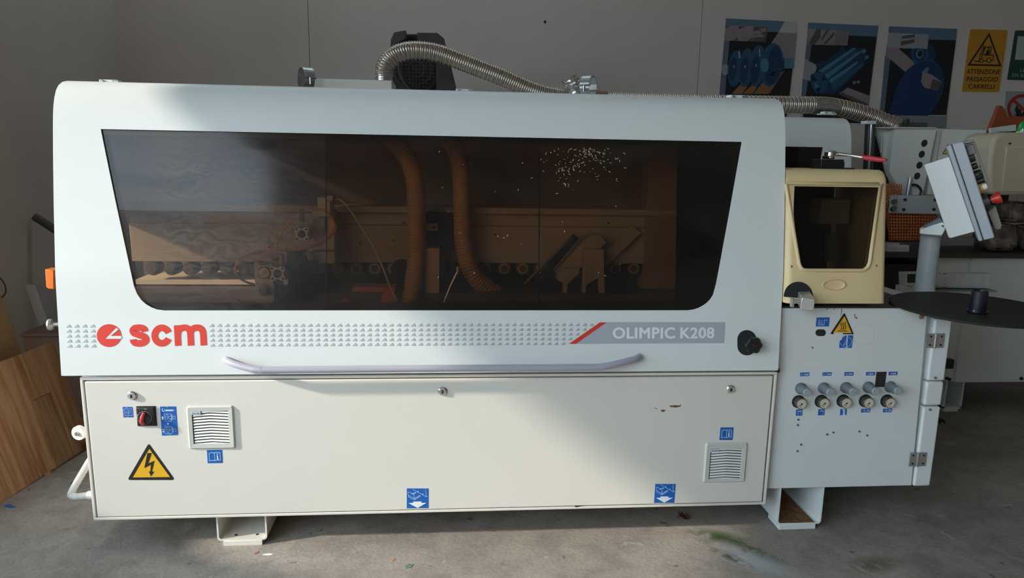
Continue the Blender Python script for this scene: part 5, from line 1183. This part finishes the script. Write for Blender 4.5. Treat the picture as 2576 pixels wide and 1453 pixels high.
poster('tool_poster', 'poster of four blue circular saw blades on a shaft, first of the row', [(105, 65), (825, 100), (735, 1090), (15, 1075)], [
    ('blue_print', [[(105, 65), (700, 95), (637, 206), (520, 203), (520, 150), (100, 135)]], P_BL),
    ('black_print', [[(140, 290), (505, 305), (520, 203), (637, 206), (560, 330), (690, 400), (790, 470), (748, 840), (712, 1085), (70, 1075), (95, 830)]], P_BK),
    ('grey_blue_print', [[(88, 290), (140, 292), (95, 830), (70, 1075), (15, 1075), (38, 825)]], P_GB),
    ('wood_print', [[(636, 206), (820, 217), (795, 480), (690, 470), (600, 330), (560, 320)]], P_PK),
    ('inset_print', [[(100, 138), (238, 140), (222, 292), (88, 290)], [(238, 142), (380, 146), (366, 300), (224, 294)]], P_PK),
    ('inset_print', [[(384, 148), (520, 152), (505, 305), (368, 300)], [(98, 137), (160, 139), (96, 168)], [(236, 143), (300, 145), (234, 180)], [(180, 290), (222, 250), (222, 292)], [(318, 297), (368, 256), (364, 300)]], P_PD),
    ('inset_print', [[(384, 196), (440, 186), (470, 216), (372, 230)], [(372, 236), (465, 222), (500, 250), (368, 262)], [(440, 170), (515, 158), (505, 200), (470, 205)]], P_PK),
    ('plank_print', [[(160, 830), (260, 720), (320, 755), (262, 830)], [(268, 830), (372, 735), (420, 756), (376, 830)], [(384, 830), (470, 715), (700, 590), (540, 830)]], P_BR),
    ('shaft_print', [[(560, 490), (690, 478), (785, 470), (783, 572), (690, 576), (560, 578)]], P_B3),
    ('knob_print', [ell(95, 585, 36, 56)], P_GY),
    ('blade_print', [teeth(195, 575, 72, 180, 6)], P_B1), ('blade_print', [ell(172, 580, 40, 120, 30, rot=6)], P_B2),
    ('blade_print', [teeth(305, 565, 74, 192, 6)], P_B1), ('blade_print', [ell(285, 590, 42, 130, 30, rot=6)], P_B2),
    ('blade_print', [teeth(420, 548, 84, 205, 6)], P_B1), ('blade_print', [ell(395, 590, 46, 140, 30, rot=6)], P_B2),
    ('blade_print', [teeth(560, 535, 112, 216, 8, 54, 0.02)], P_B1), ('blade_print', [ell(590, 500, 66, 150, 30, rot=8), [(500, 620), (660, 590), (600, 700), (540, 740), (490, 690)]], P_B2),
    ('shaft_print', [[(560, 500), (690, 490), (690, 570), (560, 572)]], P_B2), ('shaft_print', [[(688, 476), (785, 470), (783, 572), (690, 574)], ell(490, 540, 44, 70, 20)], P_B3),
    ('highlight_print', [[(170, 560), (182, 540), (188, 575)], [(283, 560), (296, 535), (300, 575)], [(395, 545), (408, 525), (412, 560)], [(225, 400), (240, 395), (246, 470), (232, 470)], [(432, 380), (444, 378), (448, 450), (438, 452)]], P_GY)])
poster('tool_poster', 'poster of a blue cylindrical cutter block, second of the row', [(938, 108), (1650, 140), (1530, 1130), (860, 1100)], [
    ('blue_print', [[(938, 108), (1650, 140), (1632, 252), (1345, 238), (1350, 190), (930, 172)]], P_BL),
    ('black_print', [[(970, 330), (1330, 340), (1345, 238), (1632, 252), (1560, 830), (1530, 1130), (880, 1100), (950, 480)]], P_BK),
    ('grey_blue_print', [[(918, 325), (970, 328), (950, 500), (902, 475)], [(880, 670), (935, 700), (905, 900), (865, 900)]], P_GB),
    ('pale_print', [[(902, 475), (1035, 545), (965, 705), (880, 668)]], P_GY),
    ('inset_print', [[(930, 174), (1070, 178), (1058, 330), (918, 325)], [(1074, 180), (1208, 184), (1194, 334), (1060, 330)], [(1212, 186), (1350, 191), (1330, 340), (1196, 335)]], P_PK),
    ('inset_print', [[(1020, 176), (1066, 178), (1060, 260), (1000, 330), (940, 326)], [(1120, 182), (1150, 183), (1085, 280), (1062, 290)], [(1195, 200), (1205, 230), (1110, 330), (1085, 330)]] + [[(1216+i*14, 187), (1220+i*14, 187), (1202+i*14, 335), (1198+i*14, 335)] for i in range(9)], P_PD),
    ('wood_print', [[(1330, 765), (1560, 850), (1545, 955), (1250, 830)]], P_PK), ('wood_print', [[(1250, 800), (1540, 930), (1535, 960), (1250, 835)]], P_PD),
    ('block_print', [[(1010, 540), (1060, 495), (1110, 500), (1160, 450), (1270, 400), (1260, 360), (1300, 350), (1310, 400), (1380, 362), (1420, 370), (1500, 372), (1530, 400), (1515, 425), (1552, 440), (1545, 470), (1505, 500), (1500, 540), (1200, 830), (1010, 830), (955, 720), (960, 640), (1030, 600)]], P_B2),
    ('block_print', [[(1035, 600), (1385, 365), (1425, 372), (1080, 615)], [(1100, 640), (1440, 400), (1470, 410), (1130, 680)], [(1140, 690), (1430, 500), (1440, 515), (1170, 735)], [(1460, 400), (1500, 374), (1528, 398), (1490, 425)], [(1505, 450), (1550, 440), (1545, 468), (1510, 490)]], P_B3),
    ('block_print', [[(1060, 625), (1420, 385), (1430, 392), (1090, 640)], [(1160, 720), (1500, 500), (1495, 545), (1200, 800)]], P_B1),
    ('end_print', [ell(1045, 720, 82, 105, 30, rot=-20)], P_B1), ('end_print', [[(985, 640), (1030, 700), (960, 700)], [(1010, 790), (1070, 740), (1040, 820)], [(1085, 640), (1120, 690), (1070, 700)]], P_BK),
    ('highlight_print', [[(1000, 720), (1060, 760), (1000, 770)], ell(1400, 715, 18, 18, 12), ell(1440, 710, 16, 16, 12)], P_B3)])
poster('tool_poster', 'poster of a blue grinding disc and spool, third of the row beside the yellow sign', [(1757, 145), (2447, 172), (2330, 1175), (1640, 1160)], [
    ('blue_print', [[(1757, 145), (2447, 172), (2434, 287), (2148, 280), (2155, 228), (1750, 212)]], P_BL),
    ('black_print', [[(1780, 365), (2140, 375), (2150, 280), (2434, 287), (2335, 1045), (1703, 1035)]], P_BK),
    ('grey_blue_print', [[(1715, 440), (1765, 480), (1705, 1035), (1660, 1030)]], P_GB),
    ('wood_print', [[(1780, 365), (1850, 368), (2070, 565), (1975, 655), (1720, 440), (1728, 360)]], P_PK),
    ('spool_print', [ell(2100, 430, 128, 125, 36, rot=-15)], P_B2), ('spool_print', [ell(2068, 440, 88, 115, 30, rot=-10)], P_B1), ('spool_print', [ell(2062, 425, 62, 80, 30)], P_B2), ('spool_print', [ell(2062, 425, 38, 48, 24, rot=15)], P_B3), ('spool_print', [ell(2066, 424, 24, 34, 20, rot=15)], P_BK),
    ('inset_print', [[(1750, 212), (1880, 217), (1866, 364), (1728, 360)], [(2018, 224), (2155, 228), (2140, 375), (2004, 370)]], P_GY),
    ('inset_print', [[(1882, 240), (2018, 224), (2004, 372), (1868, 366)]], P_GY), ('inset_print', [[(1884, 242), (2016, 228), (2012, 260), (1880, 276)], [(1876, 298), (2010, 276), (2006, 312), (1870, 340)]], P_PD),
    ('disc_print', [ell(2045, 815, 350, 225, 50, rot=-62)[:], ], P_NB), ('disc_print', [[(1720, 1040), (1820, 840), (1900, 850), (2180, 1045)]], P_NB),
    ('disc_rim_print', [ell(2045, 815, 350, 225, 40, -60, 90, rot=-62)+ell(2045, 815, 342, 217, 40, -60, 90, rot=-62)[::-1]], P_B1),
    ('block_print', [[(2070, 620), (2130, 560), (2160, 570), (2130, 640)]], P_B3), ('wood_print', [[(2090, 612), (2180, 635), (2288, 712), (2240, 805), (2105, 765), (2060, 690)]], P_PK), ('wood_print', [[(2160, 780), (2190, 680), (2288, 712), (2240, 805)]], P_PD), ('dark_print', [[(2022, 690), (2085, 610), (2075, 690), (2060, 720)], ell(2052, 892, 14, 18, 14, rot=20), [(2105, 770), (2070, 880), (2062, 872), (2090, 765)]], P_B2),
    ('caption_print', [[(1700, 1045), (2330, 1055), (2318, 1170), (1645, 1160)]], C_('poster_caption_grey', (0.22, 0.23, 0.25)))])
# yellow forklift sign
zy = zm(2380, 0, 2.906); FY = zf(zy, FW); FY1, FY2 = lift(FY, 0.0036), lift(FY, 0.005)
ys = base('warning_sign', FY(250, 670), 'yellow forklift warning sign lettered ATTENZIONE PASSAGGIO CARRELLI', 'sign')
M_SY = mat('sign_yellow', (0.52, 0.24, 0.02), 0.45, var=0.04); M_SB = mat('sign_black', (0.02, 0.016, 0.013), 0.5, var=0.05)
def rq(q, r=10, n=4):
    out = []
    for i in range(4):
        P, A, B = Vector(q[i]), Vector(q[i-1]), Vector(q[(i+1) % 4]); s, e = P+(A-P).normalized()*r, P+(B-P).normalized()*r
        for k in range(n+1): t = k/n; w = (1-t)**2*s+2*t*(1-t)*P+t*t*e; out.append((w.x, w.y))
    return out
put('sign_plate', sheet([rq([(176, 213), (450, 221), (385, 673), (115, 669)])], FY, 0.003), M_SY, ys)
put('triangle_border', strokes([loop([(312, 252), (394, 479), (164, 473)])], 13, FY1), M_SB, ys)
fk = [[(243, 408), (276, 330)], [(256, 412), (288, 342)], [(208, 447), (238, 450), (246, 410)], [(262, 398), (278, 345), (327, 342), (322, 398)], [(262, 398), (292, 395), (300, 404), (344, 402), (340, 440), (326, 445)], [(262, 400), (258, 428)], [(270, 446), (292, 446)], loop(ell(256, 444, 13, 13, 16)), loop(ell(310, 440, 17, 17, 16))]
put('forklift_symbol', join(strokes(fk, 6, FY1), sheet([ell(310, 352, 7, 8, 12), [(298, 364), (318, 364), (316, 400), (276, 410), (290, 388)], [(205, 443), (240, 446), (240, 454), (205, 450)]], FY1)), M_SB, ys)
for tx, q in (('ATTENZIONE', ((150, 505), (395, 508), (389, 543), (147, 540))), ('PASSAGGIO', ((150, 560), (379, 563), (374, 598), (147, 596))), ('CARRELLI', ((163, 614), (355, 617), (350, 650), (159, 649)))):
    put('sign_lettering', lettering(tx, q, FY1, 0.02), M_SB, ys)
# green exit sign, cut by the frame
gsn = base('emergency_exit_sign', FY(560, 585), 'dark green sign with white field, right of the yellow forklift sign', 'sign')
put('sign_plate', sheet([rq([(505, 222), (1000, 236), (930, 598), (445, 583)])], FY, 0.003), mat('sign_green', (0.016, 0.055, 0.04), 0.45), gsn)
put('white_field', sheet([[(522, 265), (960, 277), (930, 448), (500, 436)]], FY1), mat('sign_white', (0.40, 0.43, 0.42), 0.5), gsn)
for tx, q in (('USCITA', ((541, 503), (700, 507), (695, 530), (538, 526))), ('DI SICUREZZA', ((483, 537), (790, 545), (785, 569), (480, 561)))):
    put('sign_lettering', lettering(tx, q, FY1), MATS['sign_white'], gsn)
# no open flame sign
ns_ = base('no_flame_sign', FY(520, 900), 'white sign with a red ring barring a black flame, by the green beacon', 'sign')
put('sign_plate', sheet([[(438, 666), (900, 676), (870, 1000), (415, 985)]], FY, 0.003), mat('sign_pale', (0.27, 0.31, 0.31), 0.5), ns_)
put('flame_symbol', sheet([[(520, 880), (505, 850), (490, 820), (500, 835), (512, 842), (500, 800), (520, 750), (528, 800), (545, 790), (548, 830), (580, 800), (585, 850), (545, 885)], ell(520, 862, 14, 18, 14)], FY1), M_SB, ns_)
put('ring_symbol', strokes([loop(ell(560, 797, 105, 97, 40))], 24, FY1), mat('sign_red', (0.34, 0.035, 0.02), 0.5), ns_)
put('bar_symbol', strokes([[(492, 735), (630, 862)]], 22, lift(FY, 0.0048)), MATS['sign_red'], ns_)
# wall plug hole
c = at(1371, 55, YB); put('wall_plug', glathe([(0, 0.011), (0.006, 0.010)], c, (0, -1, 0), 12), M_DARK); tag(bpy.data.objects['wall_plug'], 'small dark plug in the bare wall, above the silver duct', 'wall plug')
# folded red warning stand behind the beige hood
FR = zf(zy, fly(4.6))
rs = put('warning_stand', gprism([FR(x, y) for x, y in [(388, 770), (412, 772), (436, 805), (450, 850), (600, 850), (600, 990), (300, 1010), (330, 920)]], (0, 0.03, 0)), mat('dull_red_plastic', (0.30, 0.06, 0.02), 0.6, var=0.08), bevel=0.003)
rs2 = base('stand_keeper', (0, 0, 0)); bpy.data.objects.remove(rs2)
put('stand_strip', gprism([zf(zy, fly(4.55))(x, y) for x, y in [(326, 936), (510, 910), (512, 955), (330, 978)]], (0, 0.02, 0)), M_W2, rs)
put('stand_post', gbox((FR(310, 1000).x, FR(480, 1000).x), (4.55, 4.62), (0, FR(310, 960).z)), M_DM2, rs)
tag(rs, 'dull red upright panel behind the beige hood with green beacon', 'panel')

# ---------------------------------------------------------------- loose things on the rear table
zd2 = zm(2220, 540, 4.843)
tz = tb0.z+0.006
def booklet2(x0, x1, y0, z0, h, m, label, rot=0.0):
    a, b = at(*zd2(x0, 440), 3.93).x, at(*zd2(x1, 440), 3.93).x
    o = base('booklet', ((a+b)/2, 4.03, z0), label, 'booklet', 'papers piled on the rear table')
    put('pages', gbox((a, b), (3.93, 4.13), (z0+0.001, z0+h-0.001)), mat('paper_white', (0.62, 0.62, 0.66), 0.7), o)
    put('cover', join(gbox((a-0.001, b+0.001), (3.928, 4.132), (z0, z0+0.001)), gbox((a-0.001, b+0.001), (3.928, 4.132), (z0+h-0.001, z0+h))), m, o)
    return z0+h
z_ = booklet2(60, 322, 0, tz, 0.022, mat('cover_grey', (0.45, 0.46, 0.50), 0.6), 'thick white booklet lying lowest in the small pile')
z_ = booklet2(50, 318, 0, z_, 0.018, MATS['cover_grey'], 'white booklet in the middle of the small pile')
z_ = booklet2(40, 195, 0, z_, 0.012, mat('cover_tan', (0.40, 0.37, 0.32), 0.6), 'narrow tan booklet on top of the small pile')
def crumple(name, c, rx, ry, rz, m, seed, amp=0.25, label=None, cat=None, u=18, v=12, square=False):
    random.seed(seed); V, F = gball(c, rx, ry, rz, u, v)
    cc = Vector(c)
    if square: V = [cc+Vector(tuple(math.copysign(abs((p-cc)[k]/r)**0.55, (p-cc)[k])*r for k, r in enumerate((rx, ry, rz)))) for p in V]
    V = [cc+(p-cc)*(1+amp*random.uniform(-1, 1)) for p in V]
    zmin = c[2]-rz; V = [Vector((p.x, p.y, max(p.z, zmin))) for p in V]
    o = put(name, (V, F), m)
    if label: tag(o, label, cat)
    return o
a = at(*zd2(200, 270), 4.0)
crumple('plastic_bag', (a.x, 4.02, z_+0.035), 0.085, 0.07, 0.034, mat('black_plastic_film', (0.03, 0.03, 0.03), 0.15), 5, 0.2, 'crumpled black plastic bag on top of the papers', 'bag')
# plastic wrapped bundles
M_WRAP = mat('clear_film_over_brown', (0.10, 0.075, 0.06), 0.12, var=0.6, scale=12, coat=0.5)
for (x, dz, yy, rx, rz, sd, lb) in ((2504, 0.0, 3.99, 0.098, 0.085, 7, 'film wrapped brown bundle on the rear table close beside the console'), (2592, 0.0, 4.0, 0.095, 0.08, 8, 'film wrapped dark bundle on the rear table, cut off by the picture edge'), (2546, 0.172, 3.99, 0.10, 0.062, 3, 'film wrapped brown bundle below the beige hood, lying on two others')):
    c = at(x, 600, yy); crumple('wrapped_bundle', (c.x, yy, tz+dz+rz), rx, 0.085, rz, M_WRAP, sd, 0.05, lb, 'bundle', 22, 14, True)
# painted steel bar
a0, a1 = at(*zd2(270, 710), 3.3), at(*zd2(1318, 720), 3.3); a2 = at(*zd2(1300, 895), 3.3)
sb = base('steel_bar', ((a0.x+a1.x)/2, 3.33, a2.z), 'chipped pale painted steel bar behind the console post', 'steel bar')
put('bar_profile', gprism([a0, at(*zd2(415, 708), 3.3), at(*zd2(1318, 716), 3.3), at(*zd2(1300, 898), 3.3), at(*zd2(640, 888), 3.3), at(*zd2(275, 870), 3.3)], (0, 0.05, 0)), mat('chipped_pale_paint', (0.46, 0.47, 0.46), 0.6, var=0.12, scale=30), sb, bevel=0.002)
random.seed(11); gs = []
for i in range(60):
    x = random.choice([random.uniform(300, 420), random.uniform(640, 800), random.uniform(640, 1300)]); y = random.choice([random.uniform(714, 722), random.uniform(850, 885), random.uniform(720, 885)])
    r = random.uniform(2, 7) if x < 800 else random.uniform(1.5, 3)
    gs.append(sheet([[(x+r*random.uniform(.6, 1.4)*math.cos(t), y+r*random.uniform(.5, 1.2)*math.sin(t)) for t in (0, 1.05, 2.1, 3.14, 4.2, 5.2)]], zf(zd2, fly(3.2998)), 0.0003))
gs.append(sheet([[(300, 722), (410, 722), (408, 830), (300, 828)]], zf(zd2, fly(3.2999)), 0.0002))
put('bare_metal_chips', join(*gs), M_DARK, sb)['kind'] = 'stuff'
put('bar_shelf', gprism([at(*zd2(625, 930), 3.25), at(*zd2(1410, 932), 3.25), at(*zd2(1400, 946), 3.25), at(*zd2(625, 942), 3.25)], (0, 0.25, 0)), MATS['fence_grey'], sb)
a = at(*zd2(330, 870), 3.3); b = at(*zd2(330, 950), 3.3)
put('bar_bracket', gbox((a.x-0.04, a.x+0.04), (3.31, 3.35), (0.0, a.z)), MATS['chipped_pale_paint'], sb)

# ---------------------------------------------------------------- things leaning in the left corner
A = atz(3, 1264, 0.0); B = atz(232, 1128, 0.0)
e = (B-A).normalized(); Lb = 0.70
tq = at(59, 894, 3.40); bq = A.lerp(B, (3.40-A.y)/(B.y-A.y)); up_ = (tq-bq).normalized(); Ht = (tq-bq).length
nrm = e.cross(up_).normalized(); nrm = nrm if nrm.x < 0 else -nrm
ws = base('pine_slab', A, 'glued pine board leaning on its long edge in the left corner', 'board')
M_PINE = wood('pine_boards', (0.30, 0.135, 0.055), (0.47, 0.27, 0.135), (30, 2.0, 4), 1.3, 0.55)
def B3(s, t): return A + e*s + up_*t
for (s0, s1, t0, t1) in ((-0.30, -0.07, 0, 1), (-0.0698, 0.06, 0, 1), (0.0602, 0.20, 0, 1), (0.2002, 0.345, 0, 1), (0.3452, 0.47, 0, 0.60), (0.3452, 0.47, 0.603, 1), (0.4702, 0.60, 0, 1)):
    me = bpy.data.meshes.new('plank'); V, F = gbox((s0, s1), (t0*Ht, t1*Ht), (0.0, 0.03)); me.from_pydata(V, [], F)
    bm = bmesh.new(); bm.from_mesh(me); bmesh.ops.recalc_face_normals(bm, faces=bm.faces[:]); bm.to_mesh(me); bm.free(); me.materials.append(M_PINE)
    o = bpy.data.objects.new('plank', me); COL.objects.link(o); o.parent = ws
    o.matrix_local = Matrix(((e.x, up_.x, nrm.x, 0), (e.y, up_.y, nrm.y, 0), (e.z, up_.z, nrm.z, 0), (0, 0, 0, 1)))
    b_ = o.modifiers.new('edge', 'BEVEL'); b_.width = 0.0012; b_.segments = 1
# chipboard sheet behind it
q1, q0_ = at(55, 890, 3.62), at(0, 740, 3.62); dc = (q0_-q1).normalized(); t_ = -q1.z/dc.z
f0 = q1+dc*t_; t1_ = (-2.50-q1.x)/dc.x; f1 = q1+dc*t1_
put('chipboard_sheet', gprism([f0, f1, f1+Vector((0, -0.75, 0)), f0+Vector((0, -0.75, 0))], Vector((-0.018, 0, 0))), mat('chipboard', (0.42, 0.25, 0.11), 0.75, var=0.08, scale=60)); tag(bpy.data.objects['chipboard_sheet'], 'plain tan chipboard sheet leaning behind the pine board', 'board')
# pale metal profile
a, b = at(75, 716, 4.3), at(118, 838, 4.3); d_ = (b-a).normalized(); fl_ = a+d_*(-a.z/d_.z)
w_ = at(88, 716, 4.3).x-at(62, 716, 4.3).x
def chan(c): return [c+Vector((-w_/2, 0, 0)), c+Vector((w_/2, 0, 0)), c+Vector((w_/2, 0.05, 0)), c+Vector((w_/2-0.006, 0.05, 0)), c+Vector((w_/2-0.006, 0.006, 0)), c+Vector((-w_/2+0.006, 0.006, 0)), c+Vector((-w_/2+0.006, 0.05, 0)), c+Vector((-w_/2, 0.05, 0))]
pf = put('metal_profile', gprism(chan(fl_), a-fl_), mat('pale_steel_profile', (0.42, 0.43, 0.43), 0.45, metal=0.3)); tag(pf, 'pale metal channel leaning behind the boards in the left corner', 'profile')
# brown crate
a, b = at(58, 840, 4.0), at(142, 880, 4.0)
cr = base('brown_crate', ((a.x+0.25), 4.2, 0), 'dark brown wooden crate behind the pine board', 'crate')
put('crate_body', gbox((a.x, a.x+0.6), (4.0, 4.25), (0, a.z-0.012)), mat('dark_crate_wood', (0.115, 0.06, 0.035), 0.7, var=0.15), cr)
put('crate_lid', gbox((a.x-0.01, a.x+0.61), (3.99, 4.26), (a.z-0.012, a.z+0.004)), MATS['dark_crate_wood'], cr, bevel=0.002)
# dark pipe slanting down behind the machine
a, b = at(-30, 470, 4.6), at(125, 569, 4.6); d_ = (b-a).normalized(); s_ = a+d_*((-2.56-a.x)/d_.x); e_ = a+d_*(-a.z/d_.z+0.0)
e_ = b+d_*0.9
pp = put('slanting_pipe', gtube([s_, e_], 0.024, 16), mat('dark_pipe_paint', (0.06, 0.057, 0.052), 0.5, var=0.1), smooth=True); tag(pp, 'dark pipe slanting down from the left wall behind the machine', 'pipe')
wr_ = put('wire_loop', gtube(catmull([at(-12, 690, 4.2), at(4, 703, 4.2), at(14, 722, 4.2), at(12, 740, 4.2), at(-2, 752, 4.2), at(-14, 756, 4.2)], 8), 0.0035, 8), M_DM2, smooth=True); tag(wr_, 'thin dark wire loop by the left wall above the chipboard', 'wire')

# ---------------------------------------------------------------- litter on the floor
def chip(name, pts, m, label, cat, h=0.003, group=None):
    o = put(name, gprism([atz(x, y, 0.0005) for x, y in pts], (0, 0, h)), m); tag(o, label, cat, group); return o
zl = zm(400, 1200, 1.1838)
chip('blue_scrap', [(10, 1273), (22, 1268), (40, 1274), (28, 1277)], M_BLUE, 'blue plastic scrap on the floor near the pine board', 'scrap', 0.002)
lf = atz(1718, 1303, 0.0)
V = []; lpts = [(0, 0), (.35, .25), (.3, .6), (.7, .45), (.75, .8), (1, .5), (1.3, .6), (1.2, .2), (1.5, 0), (1.15, -.15), (1.2, -.5), (.8, -.35), (.6, -.6), (.4, -.25)]
V = [lf+Vector(((x-0.7)*0.042, y*0.05, 0.004+0.012*abs(y)+0.006*math.sin(5*x))) for x, y in lpts]
lo = put('dry_leaf', gprism(V, (0, 0, 0.0012)), mat('dry_leaf_brown', (0.13, 0.04, 0.025), 0.8, var=0.2)); tag(lo, 'dry brown leaf on the floor under the cabinet', 'leaf')
chip('wood_chip', [(107, 1192), (118, 1186), (130, 1183), (128, 1194), (112, 1197)], mat('chip_orange_wood', (0.45, 0.22, 0.09), 0.8), 'orange wood chip under the edge of the pine board', 'wood chip', 0.012)
chip('wood_chip', [(178, 1216), (186, 1211), (190, 1212), (182, 1219)], M_DM, 'small dark splinter on the floor beside the conduit', 'wood chip', 0.004)
chip('paint_flake', [(660, 1394), (676, 1391), (688, 1393), (682, 1396), (665, 1396)], M_WHITE, 'white paint flake on the floor in front of the left foot', 'flake', 0.001)
chip('paint_flake', [(638, 1391), (650, 1386), (651, 1389), (641, 1394)], mat('dull_pink', (0.42, 0.15, 0.13), 0.8), 'pinkish flake on the floor in front of the left foot', 'flake', 0.001)
chip('paint_flake', [(1018, 1424), (1028, 1417), (1040, 1419), (1034, 1427), (1022, 1429)], mat('dull_green', (0.12, 0.20, 0.12), 0.8), 'dull green flake on the floor near the lower picture edge', 'flake', 0.001)
chip('paint_flake', [(984, 1408), (991, 1403), (994, 1407), (987, 1411)], M_ORANGE if False else MATS['chip_orange_wood'], 'tiny orange flake on the floor near the green one', 'flake', 0.001)
